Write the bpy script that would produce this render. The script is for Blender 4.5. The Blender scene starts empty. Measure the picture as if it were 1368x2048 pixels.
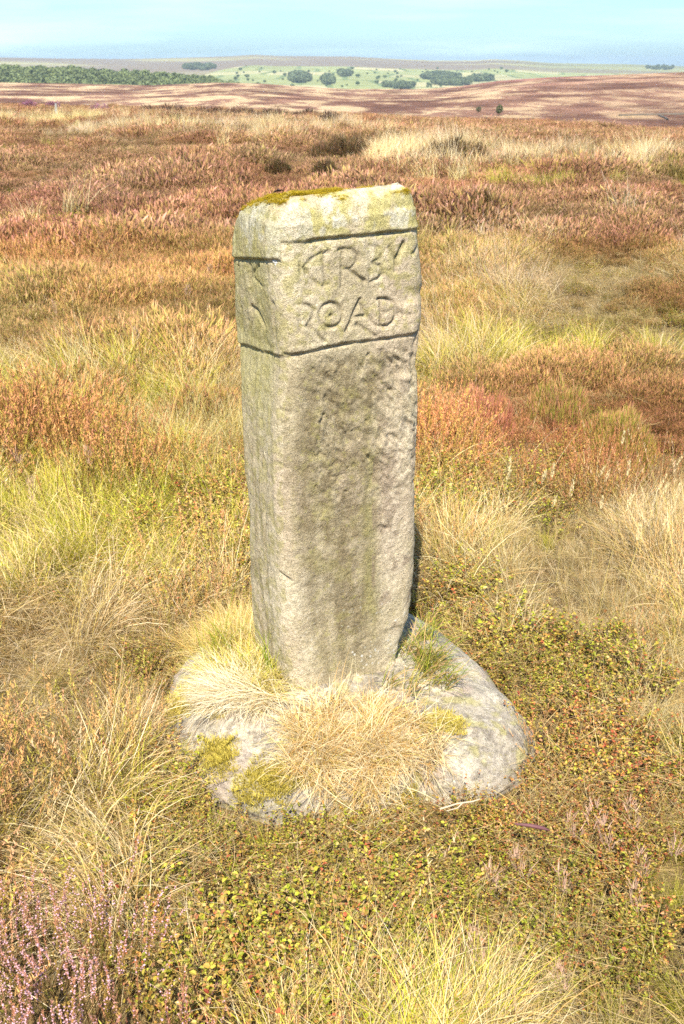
import bpy, math, random
import numpy as np

R = math.radians
C = bpy.context.scene.collection
scene = bpy.context.scene

# ------------------------------------------------------------------ camera
W, H = 1368.0, 2048.0
FPX = 1991.0                      # 35 mm lens on a 36 mm tall frame
PITCH = math.atan((1024 - 118) / FPX)
EYE = 1.70
cam = bpy.data.cameras.new('camera')
cam.lens = 35.0; cam.sensor_fit = 'VERTICAL'; cam.sensor_height = 36.0; cam.sensor_width = 24.0
cam.clip_start = 0.05; cam.clip_end = 200000
cam.dof.use_dof = True; cam.dof.focus_distance = 2.45; cam.dof.aperture_fstop = 11.0
camo = bpy.data.objects.new('camera', cam); C.objects.link(camo)
camo.location = (0, 0, EYE); camo.rotation_euler = (math.pi / 2 - PITCH, 0, 0)
scene.camera = camo

# ------------------------------------------------------------------ light
SUN_EL, SUN_AZ = R(53), R(-173)      # azimuth of the sun measured from +Y, clockwise (seen from above)
w = bpy.data.worlds.new('World'); scene.world = w; w.use_nodes = True
nt = w.node_tree; nt.nodes.clear()
sky = nt.nodes.new('ShaderNodeTexSky'); sky.sky_type = 'NISHITA'; sky.sun_disc = False
sky.sun_elevation = SUN_EL; sky.sun_rotation = SUN_AZ; sky.air_density = 1.0; sky.dust_density = 0.6; sky.ozone_density = 2.5
tc = nt.nodes.new('ShaderNodeTexCoord')
mp = nt.nodes.new('ShaderNodeMapping'); mp.inputs['Scale'].default_value = (1.2, 1.2, 14)
nz = nt.nodes.new('ShaderNodeTexNoise'); nz.inputs['Scale'].default_value = 2.2; nz.inputs['Detail'].default_value = 6; nz.inputs['Roughness'].default_value = .55
rp = nt.nodes.new('ShaderNodeValToRGB'); rp.color_ramp.elements[0].position = .45; rp.color_ramp.elements[1].position = .70
rp.color_ramp.elements[1].color = (.65, .65, .65, 1)
tint = nt.nodes.new('ShaderNodeMix'); tint.data_type = 'RGBA'; tint.blend_type = 'MULTIPLY'; tint.inputs[0].default_value = 1
tint.inputs[7].default_value = (0.54, 0.76, 1.06, 1)
mixc = nt.nodes.new('ShaderNodeMix'); mixc.data_type = 'RGBA'; mixc.inputs[7].default_value = (5.2, 7.0, 8.2, 1)
bg = nt.nodes.new('ShaderNodeBackground'); bg.inputs['Strength'].default_value = 0.092
wo = nt.nodes.new('ShaderNodeOutputWorld')
L = nt.links.new
L(tc.outputs['Generated'], mp.inputs['Vector']); L(mp.outputs[0], nz.inputs['Vector']); L(nz.outputs['Fac'], rp.inputs[0])
L(sky.outputs[0], tint.inputs[6]); L(tint.outputs[2], mixc.inputs[6]); L(rp.outputs[0], mixc.inputs[0])
L(mixc.outputs[2], bg.inputs['Color']); L(bg.outputs[0], wo.inputs['Surface'])

sun = bpy.data.lights.new('sun', 'SUN'); sun.energy = 4.7; sun.angle = R(0.6); sun.color = (1.0, 0.92, 0.82)
suno = bpy.data.objects.new('sun', sun); C.objects.link(suno)
SDIR = np.array([math.sin(SUN_AZ) * math.cos(SUN_EL), math.cos(SUN_AZ) * math.cos(SUN_EL), math.sin(SUN_EL)])
import mathutils
suno.rotation_euler = mathutils.Vector((-SDIR).tolist()).to_track_quat('-Z', 'Y').to_euler()
suno.location = (-3, -8, 12)

scene.view_settings.view_transform = 'Standard'; scene.view_settings.look = 'None'
scene.view_settings.gamma = 1; scene.view_settings.use_curve_mapping = False
scene.view_settings.exposure = 1.18
scene.render.engine = 'CYCLES'
scene.cycles.use_denoising = False
scene.cycles.max_bounces = 4; scene.cycles.diffuse_bounces = 2; scene.cycles.transmission_bounces = 2; scene.cycles.glossy_bounces = 1
scene.cycles.use_adaptive_sampling = True; scene.cycles.adaptive_threshold = 0.02; scene.cycles.adaptive_min_samples = 24
scene.cycles.volume_bounces = 0

# ------------------------------------------------------------------ maths helpers
rng = np.random.default_rng(7)

def hash3(i, j, k, s):
    h = (i * 374761393 + j * 668265263 + k * 1274126177 + s * 1013904223) & 0xffffffff
    h = ((h ^ (h >> 13)) * 1274126177) & 0xffffffff
    h = ((h ^ (h >> 16)) * 2246822519) & 0xffffffff
    return ((h ^ (h >> 15)) & 0xffffff) / float(0xffffff)

def vnoise(x, y, z=0.0, s=0):
    x, y, z = np.broadcast_arrays(np.asarray(x, float), np.asarray(y, float), np.asarray(z, float))
    xi, yi, zi = np.floor(x).astype(np.int64), np.floor(y).astype(np.int64), np.floor(z).astype(np.int64)
    fx, fy, fz = x - xi, y - yi, z - zi
    fx, fy, fz = fx * fx * (3 - 2 * fx), fy * fy * (3 - 2 * fy), fz * fz * (3 - 2 * fz)
    r = 0
    for a in (0, 1):
        for b in (0, 1):
            for c in (0, 1):
                r = r + hash3(xi + a, yi + b, zi + c, s) * (fx if a else 1 - fx) * (fy if b else 1 - fy) * (fz if c else 1 - fz)
    return r * 2 - 1

def fbm(x, y, z=0.0, o=4, s=0, g=.5):
    r = 0; a = 1; f = 1; t = 0
    for i in range(o):
        r = r + a * vnoise(x * f + 13.7 * i, y * f + 5.1 * i, z * f + 3.3 * i, s + i); t += a; a *= g; f *= 2.03
    return r / t

def sstep(a, b, x):
    t = np.clip((x - a) / (b - a), 0, 1)
    return t * t * (3 - 2 * t)

CP, SP = math.cos(PITCH), math.sin(PITCH)
def ray(px, py):
    """direction through a point of the photograph"""
    a = (np.asarray(px, float) - W / 2) / FPX; b = (H / 2 - np.asarray(py, float)) / FPX
    return a, CP + b * SP, -SP + b * CP       # x, y, z
def project(x, y, z):
    dz = z - EYE
    d = y * CP - dz * SP
    u = y * SP + dz * CP
    return W / 2 + FPX * x / d, H / 2 - FPX * u / d
def at_z(px, py, z=0.0):
    a, b, c = ray(px, py); t = (z - EYE) / c
    return a * t, b * t
def dep(py):
    """tangent of the angle below the horizon of a picture row"""
    return np.tan(PITCH - np.arctan((H / 2 - np.asarray(py, float)) / FPX))

# ------------------------------------------------------------------ object helpers
def tag(o, label=None, cat=None, group=None, kind=None):
    if label: o['label'] = label
    if cat: o['category'] = cat
    if group: o['group'] = group
    if kind: o['kind'] = kind
    return o

def mesh_np(name, v, f, col=None, smooth=True, mat=None, attrs=None):
    """v (n,3); f list of (k,3)/(k,4) int arrays"""
    me = bpy.data.meshes.new(name)
    if not isinstance(f, list): f = [f]
    f = [np.asarray(q, np.int32) for q in f if len(q)]
    v = np.asarray(v, np.float32)
    me.vertices.add(len(v)); me.vertices.foreach_set('co', v.ravel())
    nl = sum(q.size for q in f); npoly = sum(len(q) for q in f)
    me.loops.add(nl); me.loops.foreach_set('vertex_index', np.concatenate([q.ravel() for q in f]))
    tot = np.concatenate([np.full(len(q), q.shape[1], np.int32) for q in f])
    st = np.concatenate([[0], np.cumsum(tot)[:-1]]).astype(np.int32)
    me.polygons.add(npoly); me.polygons.foreach_set('loop_start', st); me.polygons.foreach_set('loop_total', tot)
    me.polygons.foreach_set('use_smooth', np.full(npoly, smooth))
    me.update(calc_edges=True)
    if col is not None:
        a = me.attributes.new('Col', 'FLOAT_COLOR', 'POINT')
        c = np.ones((len(v), 4), np.float32); c[:, :3] = col; a.data.foreach_set('color', c.ravel())
    for k, x in (attrs or {}).items():
        a = me.attributes.new(k, 'FLOAT', 'POINT'); a.data.foreach_set('value', np.asarray(x, np.float32))
    if mat: me.materials.append(mat)
    return me

def link(name, me, parent=None):
    o = bpy.data.objects.new(name, me); C.objects.link(o)
    if parent: o.parent = parent
    return o
def empty(name, loc, rz=0.0):
    o = bpy.data.objects.new(name, None); C.objects.link(o); o.location = loc; o.rotation_euler = (0, 0, rz); o.empty_display_size = .1
    return o

def lin(r, g, b):
    f = lambda c: c / 12.92 if c <= .04045 else ((c + .055) / 1.055) ** 2.4
    return np.array([f(r / 255), f(g / 255), f(b / 255)])

# ------------------------------------------------------------------ materials
def new_mat(name):
    m = bpy.data.materials.new(name); m.use_nodes = True; m.node_tree.nodes.clear()
    return m, m.node_tree.nodes, m.node_tree.links.new

def mix_rgb(N, L, a, b, fac, mode='MIX'):
    n = N.new('ShaderNodeMix'); n.data_type = 'RGBA'; n.blend_type = mode
    for s, x in ((6, a), (7, b), (0, fac)):
        if hasattr(x, 'is_output') or isinstance(x, bpy.types.NodeSocket): L(x, n.inputs[s])
        elif s == 0: n.inputs[0].default_value = x
        else: n.inputs[s].default_value = (*x, 1)
    return n.outputs[2]

def ramp(N, L, src, p0, p1, c0=(0, 0, 0), c1=(1, 1, 1)):
    n = N.new('ShaderNodeValToRGB'); n.color_ramp.elements[0].position = p0; n.color_ramp.elements[1].position = p1
    n.color_ramp.elements[0].color = (*c0, 1); n.color_ramp.elements[1].color = (*c1, 1); L(src, n.inputs[0])
    return n.outputs[0]

def noise(N, L, vec, scale, detail=4, rough=.6):
    n = N.new('ShaderNodeTexNoise'); n.inputs['Scale'].default_value = scale; n.inputs['Detail'].default_value = detail; n.inputs['Roughness'].default_value = rough
    if vec is not None: L(vec, n.inputs['Vector'])
    return n.outputs['Fac']

def veg_mat(name, transl=.3, instanced=True, rough=.55, spec=.25, sat=1.12):
    m, N, L = new_mat(name)
    a = N.new('ShaderNodeAttribute'); a.attribute_name = 'Col'
    col = a.outputs['Color']
    if instanced:
        t = N.new('ShaderNodeAttribute'); t.attribute_type = 'INSTANCER'; t.attribute_name = 'tint'
        col = mix_rgb(N, L, col, t.outputs['Color'], 1.0, 'MULTIPLY')
    hs = N.new('ShaderNodeHueSaturation'); hs.inputs['Saturation'].default_value = sat; L(col, hs.inputs['Color']); col = hs.outputs[0]
    p = N.new('ShaderNodeBsdfPrincipled'); p.inputs['Roughness'].default_value = rough; p.inputs['Specular IOR Level'].default_value = spec
    tr = N.new('ShaderNodeBsdfTranslucent'); ms = N.new('ShaderNodeMixShader'); ms.inputs[0].default_value = transl
    o = N.new('ShaderNodeOutputMaterial')
    L(col, p.inputs['Base Color']); L(col, tr.inputs['Color']); L(p.outputs[0], ms.inputs[1]); L(tr.outputs[0], ms.inputs[2]); L(ms.outputs[0], o.inputs[0])
    return m
M_GRASS = veg_mat('grass_blades', .22)
M_LEAF = veg_mat('bilberry_leaves', .2, rough=.55, spec=.25)
M_HEATH = veg_mat('heather_sprigs', .15, rough=.7)
M_VEG1 = veg_mat('plant_single', .35, instanced=False)

def rock_mat(name, grain=1.0):
    m, N, L = new_mat(name)
    a = N.new('ShaderNodeAttribute'); a.attribute_name = 'Col'
    g = N.new('ShaderNodeNewGeometry')
    tcn = N.new('ShaderNodeTexCoord'); P = tcn.outputs['Object']
    n1 = noise(N, L, P, 420 * grain, 3, .7); n2 = noise(N, L, P, 95 * grain, 5, .7); n3 = noise(N, L, P, 22 * grain, 4, .6)
    c = mix_rgb(N, L, a.outputs['Color'], (.62, .6, .58), .9, 'MULTIPLY')
    sp = ramp(N, L, n1, .36, .60, (.42, .39, .32), (1.30, 1.29, 1.26))
    c = mix_rgb(N, L, a.outputs['Color'], sp, .75, 'MULTIPLY')
    sp2 = ramp(N, L, n2, .32, .66, (.62, .60, .52), (1.22, 1.2, 1.16))
    c = mix_rgb(N, L, c, sp2, .7, 'MULTIPLY')
    # small yellow-green algae flecks
    v = noise(N, L, P, 60, 5, .75)
    fl = ramp(N, L, v, .55, .66)
    am = N.new('ShaderNodeAttribute'); am.attribute_name = 'algae'
    mm = N.new('ShaderNodeMath'); mm.operation = 'MULTIPLY'; L(fl, mm.inputs[0]); L(am.outputs['Fac'], mm.inputs[1])
    c = mix_rgb(N, L, c, (.34, .31, .085), mm.outputs[0])
    # white crustose lichen dots
    vo = N.new('ShaderNodeTexVoronoi'); vo.inputs['Scale'].default_value = 75; L(P, vo.inputs['Vector'])
    dn = ramp(N, L, vo.outputs['Distance'], .22, .34, (1, 1, 1), (0, 0, 0))
    al = N.new('ShaderNodeAttribute'); al.attribute_name = 'lichen'
    m2 = N.new('ShaderNodeMath'); m2.operation = 'MULTIPLY'; L(dn, m2.inputs[0]); L(al.outputs['Fac'], m2.inputs[1])
    nn_ = ramp(N, L, n2, .42, .58); m3 = N.new('ShaderNodeMath'); m3.operation = 'MULTIPLY'; L(m2.outputs[0], m3.inputs[0]); L(nn_, m3.inputs[1])
    c = mix_rgb(N, L, c, (.56, .55, .47), m3.outputs[0])
    p = N.new('ShaderNodeBsdfPrincipled'); p.inputs['Roughness'].default_value = .92; p.inputs['Specular IOR Level'].default_value = .2
    b1 = N.new('ShaderNodeBump'); b1.inputs['Strength'].default_value = .8; b1.inputs['Distance'].default_value = .003; L(n1, b1.inputs['Height'])
    b2 = N.new('ShaderNodeBump'); b2.inputs['Strength'].default_value = .75; b2.inputs['Distance'].default_value = .006; L(n2, b2.inputs['Height']); L(b1.outputs[0], b2.inputs['Normal'])
    b3 = N.new('ShaderNodeBump'); b3.inputs['Strength'].default_value = .35; b3.inputs['Distance'].default_value = .008; L(n3, b3.inputs['Height']); L(b2.outputs[0], b3.inputs['Normal'])
    o = N.new('ShaderNodeOutputMaterial'); L(c, p.inputs['Base Color']); L(b3.outputs[0], p.inputs['Normal']); L(p.outputs[0], o.inputs[0])
    return m
M_ROCK = rock_mat('weathered_sandstone')

# ------------------------------------------------------------------ terrain
def ground_z(x, y):
    x = np.asarray(x, float); y = np.asarray(y, float)
    d = np.hypot(x, y)
    xr = np.clip(x / np.maximum(d, 1), -1.2, 1.2)
    fall = sstep(14, 100, d) * (2.75 + 3.3 * xr)
    near = np.hypot(x - .05, y - 2.3)
    z = -fall + .035 * fbm(x * 1.3, y * 1.3, 0, 3, 3) * sstep(.6, 2.0, near)
    z = z + .16 * fbm(x * .33, y * .33, 0, 3, 9) * sstep(4, 9, d) + .28 * fbm(x * .07, y * .07, 0, 3, 19) * sstep(14, 35, d)
    z = z - .11 * np.maximum(d - 92, 0)
    return z

def polar_sheet(name, dists, azs, zf, mat, colf=None, smooth=True, closed=False):
    D, A = np.meshgrid(dists, azs, indexing='ij')
    X, Y = D * np.sin(A), D * np.cos(A)
    Z = zf(X, Y, D, A)
    v = np.stack([X, Y, Z], -1).reshape(-1, 3)
    nd, na = D.shape
    i = np.arange(nd - 1)[:, None] * na; j = np.arange(na - 1)[None]
    q = np.stack([i + j, i + j + 1, i + j + 1 + na, i + j + na], -1).reshape(-1, 4)[:, ::-1]
    col = colf(X, Y, D, A).reshape(-1, 3) if colf else None
    me = mesh_np(name, v, q, col, smooth, mat)
    return link(name, me)

def soil_mat():
    m, N, L = new_mat('peat_and_litter')
    g = N.new('ShaderNodeNewGeometry'); P = g.outputs['Position']
    a = noise(N, L, P, 1.2, 5, .65); b = noise(N, L, P, 30, 5, .75)
    c = ramp(N, L, a, .35, .68, (.13, .095, .045), (.26, .20, .085))
    c = mix_rgb(N, L, c, ramp(N, L, b, .3, .7, (.5, .45, .4), (1.5, 1.4, 1.25)), .9, 'MULTIPLY')
    p = N.new('ShaderNodeBsdfPrincipled'); p.inputs['Roughness'].default_value = 1; p.inputs['Specular IOR Level'].default_value = .1
    bm = N.new('ShaderNodeBump'); bm.inputs['Distance'].default_value = .03; L(b, bm.inputs['Height'])
    o = N.new('ShaderNodeOutputMaterial'); L(c, p.inputs['Base Color']); L(bm.outputs[0], p.inputs['Normal']); L(p.outputs[0], o.inputs[0])
    return m
M_SOIL = soil_mat()

def col_mat(name, scale, amt=.5, bump=0.0, detail=6):
    """vertex colour broken up by fine noise, for land seen far away"""
    m, N, L = new_mat(name)
    a = N.new('ShaderNodeAttribute'); a.attribute_name = 'Col'
    g = N.new('ShaderNodeNewGeometry'); P = g.outputs['Position']
    n = noise(N, L, P, scale, detail, .7)
    c = mix_rgb(N, L, a.outputs['Color'], ramp(N, L, n, .3, .7, (.62, .58, .55), (1.35, 1.35, 1.3)), amt, 'MULTIPLY')
    p = N.new('ShaderNodeBsdfPrincipled'); p.inputs['Roughness'].default_value = 1; p.inputs['Specular IOR Level'].default_value = .05
    o = N.new('ShaderNodeOutputMaterial'); L(c, p.inputs['Base Color']); L(p.outputs[0], o.inputs[0])
    if bump:
        bm = N.new('ShaderNodeBump'); bm.inputs['Distance'].default_value = bump; L(n, bm.inputs['Height']); L(bm.outputs[0], p.inputs['Normal'])
    return m

near_d = np.concatenate([np.linspace(0.02, 6, 120), np.geomspace(6.05, 185, 240)])
ground = polar_sheet('ground', near_d, np.linspace(-math.pi, math.pi, 361), lambda X, Y, D, A: ground_z(X, Y), M_SOIL)
tag(ground, kind='structure')

def crest_fn(pts):
    px = np.array([p[0] for p in pts], float); py = np.array([p[1] for p in pts], float)
    az = np.arctan((px - W / 2) / FPX / (CP + (H / 2 - py) / FPX * SP))
    return lambda A: np.interp(A, az, dep(py))
def px_of(A):   # picture column of an azimuth near the horizon
    return W / 2 + np.tan(A) * (CP + 905 / FPX * SP) * FPX

RUST = np.array([.30, .155, .08]); STRAW = np.array([.50, .37, .17]); MAUVE = np.array([.24, .10, .085]); OLIVE = np.array([.30, .27, .08]); DARKH = np.array([.14, .075, .035])
# middle moor
mid_crest = crest_fn([(-900, 168), (-400, 160), (0, 163), (150, 166), (300, 170), (430, 165), (520, 167), (600, 173), (700, 178), (850, 178), (920, 172), (1000, 161), (1100, 154), (1250, 148), (1368, 143), (1800, 138), (2400, 150)])
def mid_z(X, Y, D, A):
    zc = EYE - 1000 * mid_crest(A)
    t = sstep(200, 1000, D)
    z = -17 + (zc + 17) * t + 1.1 * fbm(X * .006, Y * .006, 0, 4, 31) * sstep(150, 300, D) * (1 - sstep(850, 1000, D)) * 2
    z = np.where(D < 260, z - (260 - D) * .05, z)
    return z - np.maximum(D - 1000, 0) * .13 - .0
def mid_col(X, Y, D, A):
    px = px_of(A)
    zc = mid_z(X, Y, D, A)
    n = fbm(X * .07, Y * .024, 0, 6, 51, .75)            # burnt strips across the slope
    n2 = fbm(X * .05 + 3, Y * .03, 0, 4, 57)
    n3 = fbm(X * .0022 + 9, Y * .004, 0, 4, 63)
    c = np.array([.25, .14, .095]) + 0 * n[..., None]
    s = sstep(-.04, .14, n + .45 * n2 + .25 * n3)[..., None] * (1 - .45 * sstep(850, 1250, px)[..., None]); c = c * (1 - s) + np.array([.47, .34, .20]) * s
    dk_ = (sstep(.05, .25, -n2 - .4 * n3))[..., None] * .6; c = c * (1 - dk_) + np.array([.17, .085, .06]) * dk_
    mr = (sstep(-.05, .2, n3) * sstep(820, 1050, px))[..., None] * .8; c = c * (1 - mr) + MAUVE * mr * 1.2
    so = (sstep(.05, .3, n2) * (1 - sstep(250, 420, D)))[..., None] * .7; c = c * (1 - so) + OLIVE * so * 1.25
    return c * (1 + .6 * n2[..., None]) * .95
hillside = polar_sheet('moor_hillside', np.concatenate([np.geomspace(140, 1000, 330), [1010, 1050, 1200, 1500, 1900]]), np.linspace(-.75, .75, 900), mid_z, col_mat('distant_heather_moor', .22, 1.0, 3.0), mid_col)
tag(hillside, kind='structure')

# valley with fields and the far moor behind
far_crest = crest_fn([(-900, 122), (-300, 118), (0, 115), (120, 117), (250, 118), (350, 116), (450, 113), (510, 109.5), (560, 112), (700, 113), (790, 118), (870, 121), (950, 121), (985, 118.5), (1040, 121), (1100, 126), (1250, 128), (1368, 132), (1700, 130), (2200, 124)])
def far_z(X, Y, D, A):
    zc = EYE - 7000 * far_crest(A)
    t = np.clip((D - 2300) / 4700, 0, 1)
    z = -105 + (zc + 105) * (t ** .85)
    z = z + 9 * fbm(X * .0011, Y * .0011, 0, 4, 71) * np.sin(np.pi * t)
    return z - np.maximum(D - 7000, 0) * .06
def far_col(X, Y, D, A):
    px = px_of(A)
    t = (D - 2300) / 4700
    ux, uy = X * .0042 + .25 * fbm(X * .002, Y * .002, 0, 2, 5), Y * .0030
    cell = hash3(np.floor(ux + .35 * np.floor(uy)).astype(np.int64), np.floor(uy).astype(np.int64), 0, 5)[..., None]
    gr = np.array([.23, .25, .10]); pale = np.array([.38, .35, .18]); dk = np.array([.14, .18, .07])
    c = gr * (1 - cell) + np.where(cell > .62, pale, gr * 1.2) * cell
    fx = np.abs((ux + .35 * np.floor(uy)) % 1 - .5); fy = np.abs(uy % 1 - .5)
    hedge = ((fx > .455) | (fy > .465))[..., None]
    c = np.where(hedge, dk, c)
    moor = np.array([.20, .16, .11]); moor2 = np.array([.27, .25, .12])
    n = fbm(X * .0012, Y * .0022, 0, 5, 81)[..., None]
    mc = moor * (1 - sstep(-.1, .25, n)) + moor2 * sstep(-.1, .25, n)
    lim = .56 + .08 * n[..., 0] + .1 * sstep(900, 1300, px) * 0 - .35 * sstep(500, 330, px)
    k = sstep(lim, lim + .03, t)[..., None]
    right = (sstep(950, 1150, px) * sstep(.5, .8, t))[..., None] * .6
    c = c * (1 - k) + mc * k
    c = c * (1 - right) + np.array([.17, .2, .09]) * right
    return c * (1 + .3 * n)
valley = polar_sheet('valley_and_far_hill', np.concatenate([np.linspace(1950, 7000, 300), [7020, 7100, 7400, 8200]]), np.linspace(-.62, .62, 700), far_z, col_mat('far_fields_and_moor', .02, .45, 4.0), far_col)
tag(valley, kind='structure')
def plain_z(X, Y, D, A): return -140 + 0 * D + 4 * fbm(X * .0004, Y * .0004, 0, 2, 3)
plain = polar_sheet('lowland_plain', np.geomspace(60, 15000, 60), np.linspace(-math.pi, math.pi, 181), lambda X, Y, D, A: -140 + 30 * (D < 0) - 0 * D, col_mat('far_lowland', .003, .5), lambda X, Y, D, A: np.ones(X.shape + (3,)) * np.array([.13, .15, .07]))
tag(plain, kind='structure')

#@@STONE
# ------------------------------------------------------------------ the standing stone
ang = R(27)
U = np.array([math.cos(ang), math.sin(ang)])            # along the broad face, away to the right
V = np.array([-math.sin(ang), math.cos(ang)])           # along the narrow face, away to the left
YC = 2.235                                              # distance of the front edge
Z0, ZT = .02, 1.415
# silhouettes and front edge read from the photograph as rows
prof_l = [(385, 520), (400, 497), (415, 483), (440, 470), (470, 464), (520, 463), (600, 465), (690, 470), (800, 475), (900, 482), (1000, 488), (1100, 491), (1200, 498), (1300, 506), (1400, 512)]
prof_c = [(400, 556), (520, 557), (600, 561), (713, 574), (850, 562), (1000, 560), (1100, 562), (1200, 566), (1300, 575), (1400, 588)]
prof_r = [(380, 835), (460, 838), (560, 845), (640, 845), (720, 838), (800, 840), (880, 836), (950, 834), (1050, 834), (1150, 831), (1220, 824), (1280, 810), (1330, 802), (1400, 800)]
def solve_sections(zs):
    out = []
    for z in zs:
        # front edge: at y=YC, height z
        _, py = project(0.0, YC, z)
        pc = np.interp(py, *zip(*prof_c)); dax = YC * CP - (z - EYE) * SP
        xc = (pc - W / 2) / FPX * dax
        ts = np.linspace(.05, .6, 400)
        x, y = xc + ts * U[0], YC + ts * U[1]; qx, qy = project(x, y, z)
        a = ts[np.argmin(np.abs(qx - np.interp(qy, *zip(*prof_r))))]
        x, y = xc + ts * V[0], YC + ts * V[1]; qx, qy = project(x, y, z)
        b = ts[np.argmin(np.abs(qx - np.interp(qy, *zip(*prof_l))))]
        out.append((xc, a, b))
    return np.array(out)
SZ = np.linspace(Z0, ZT + .03, 90)
SEC = solve_sections(SZ)
ker = np.ones(3) / 3
SEC[:, 1] += .013; SEC[:, 2] += .008     # the rounded arrises lie inside the corner points

def face_pt(px, py, face='r'):
    """a pixel on the broad or the narrow face -> (distance along the face from the front edge, height)"""
    a, b, c = ray(px, py)
    d = U if face == 'r' else V
    nrm = (d[1], -d[0])
    z = 1.0; s = 0
    for _ in range(6):
        xc = np.interp(z, SZ, SEC[:, 0])
        t = (nrm[0] * xc + nrm[1] * YC) / (nrm[0] * a + nrm[1] * b)
        z = EYE + c * t; s = (a * t - xc) * d[0] + (b * t - YC) * d[1]
    return s, z
def stroke(pts, face='r', crop=(440, 350, 3.109)):
    return [face_pt(crop[0] + x / crop[2], crop[1] + y / crop[2], face) for x, y in pts]
def seg_dist(s, z, pts):
    d = np.full(s.shape, 9.0); side = np.zeros(s.shape)
    for (x0, y0), (x1, y1) in zip(pts[:-1], pts[1:]):
        dx, dy = x1 - x0, y1 - y0; L2 = dx * dx + dy * dy + 1e-12
        t = np.clip(((s - x0) * dx + (z - y0) * dy) / L2, 0, 1)
        ex, ey = s - x0 - t * dx, z - y0 - t * dy
        dd = np.hypot(ex, ey); m = dd < d
        d = np.where(m, dd, d); side = np.where(m, ey, side)
    return d, side
def arc(cx, cy, rx, ry, a0, a1, n=14):
    return [(cx + rx * math.cos(R(t)), cy + ry * math.sin(R(t))) for t in np.linspace(a0, a1, n)]

# (points in the enlarged crop, depth mm, half width mm)
CARVE_R = [
 ([(540, 412), (600, 400), (760, 387), (880, 375), (1000, 362), (1110, 352), (1250, 340)], 6.5, 5),
 ([(415, 1134), (450, 1130), (520, 1110), (640, 1078), (800, 1050), (920, 1030), (1050, 1018), (1150, 1000), (1262, 983)], 7, 5.2),
 # K I R B Y
 ([(498, 500), (505, 670)], 3.0, 5), ([(632, 480), (570, 520), (515, 580)], 4.0, 5), ([(530, 585), (560, 640), (612, 682)], 5.5, 5),
 ([(668, 470), (640, 492), (648, 580), (655, 684)], 5, 4.5), ([(620, 500), (668, 484)], 4, 4), ([(640, 690), (676, 680)], 4, 4),
 ([(755, 462), (756, 690)], 5, 4.5), ([(735, 464), (765, 455), (820, 462), (848, 490), (846, 540), (805, 585), (770, 585)], 5, 4.5), ([(800, 585), (850, 625), (897, 655)], 6, 5),
 ([(925, 440), (932, 650)], 3.5, 5), ([(920, 440), (985, 445), (1006, 475), (996, 520), (945, 540)], 4.5, 5), ([(945, 545), (1000, 565), (1012, 610), (985, 645), (935, 664)], 5.0, 5),
 ([(1142, 420), (1120, 470), (1092, 524), (1088, 600)], 6.5, 4.5), ([(1050, 445), (1092, 524)], 4.0, 4.5), ([(1235, 455), (1220, 478), (1195, 490)], 4.5, 5),
 # R O A D
 ([(475, 806), (520, 803), (560, 815), (582, 840), (575, 885), (548, 928)], 5.5, 5), ([(492, 806), (497, 985)], 3.0, 5), ([(545, 935), (590, 970), (648, 1032)], 8, 5),
 (arc(690, 870, 72, 76, 0, 360, 26), 7, 4.5), ([(686, 870), (694, 876)], 6, 4),
 ([(872, 772), (848, 825), (822, 890), (785, 968)], 7.5, 4.5), ([(868, 785), (910, 860), (950, 915), (978, 938)], 5.5, 4.5), ([(858, 930), (905, 962), (968, 1002)], 7.5, 6), ([(832, 882), (902, 876)], 6, 4.5),
 ([(985, 770), (1030, 768), (1075, 788), (1104, 822), (1112, 858)], 8.5, 5), ([(1085, 825), (1094, 870), (1078, 912), (1045, 938), (1000, 938)], 6.5, 4.5), ([(997, 782), (1000, 935)], 5, 4), ([(1003, 835), (1025, 862), (1055, 850), (1082, 828)], 3, 4),
 ([(1115, 852), (1160, 868), (1190, 862)], 4, 5)]
CARVE_L = [
 ([(60, 512), (120, 522), (200, 524), (340, 532)], 4.5, 4.4),
 ([(60, 1040), (105, 1052), (180, 1064), (250, 1092), (340, 1118), (425, 1134)], 5, 4.6),
 ([(205, 815), (215, 880), (200, 960)], 6.5, 6), ([(200, 815), (240, 850), (275, 940)], 7, 6), ([(330, 800), (345, 1010)], 5, 7), ([(190, 560), (192, 680)], 5.5, 6), ([(192, 620), (245, 560)], 5, 6), ([(192, 620), (260, 690)], 5, 6), ([(120, 570), (118, 690)], 5, 6), ([(140, 820), (142, 950)], 5, 6)]
CARVE_R4 = [([(365, 1385), (400, 1415), (445, 1442)], 7, 5), ([(650, 395), (625, 470), (605, 585)], 4, 4), ([(1170, 450), (1225, 478)], 9, 7),
 ([(560, 735), (620, 775)], 6, 9), ([(990, 1095), (1030, 1105)], 7, 6), ([(820, 1590), (890, 1540)], 0, 5), ([(620, 1290), (700, 1340)], 5, 8),
 ([(1010, 90), (1120, 190), (1220, 230)], 6, 9), ([(1080, 180), (1215, 310)], 6, 9), ([(960, 170), (1080, 260)], 5, 9), ([(700, 320), (790, 420)], 5, 9), ([(760, 240), (900, 360)], 5, 9), ([(720, 470), (800, 560)], 6, 9),
 ([(500, 240), (590, 280)], 5, 8), ([(395, 385), (440, 395)], 6, 7), ([(1060, 640), (1210, 630)], 4, 9), ([(960, 350), (1060, 470)], 5, 9), ([(1060, 520), (1130, 560)], 5, 7), ([(860, 500), (960, 560)], 5, 8), ([(600, 120), (700, 200)], 5, 10), ([(1040, 870), (1200, 860)], 4, 12)]

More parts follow.
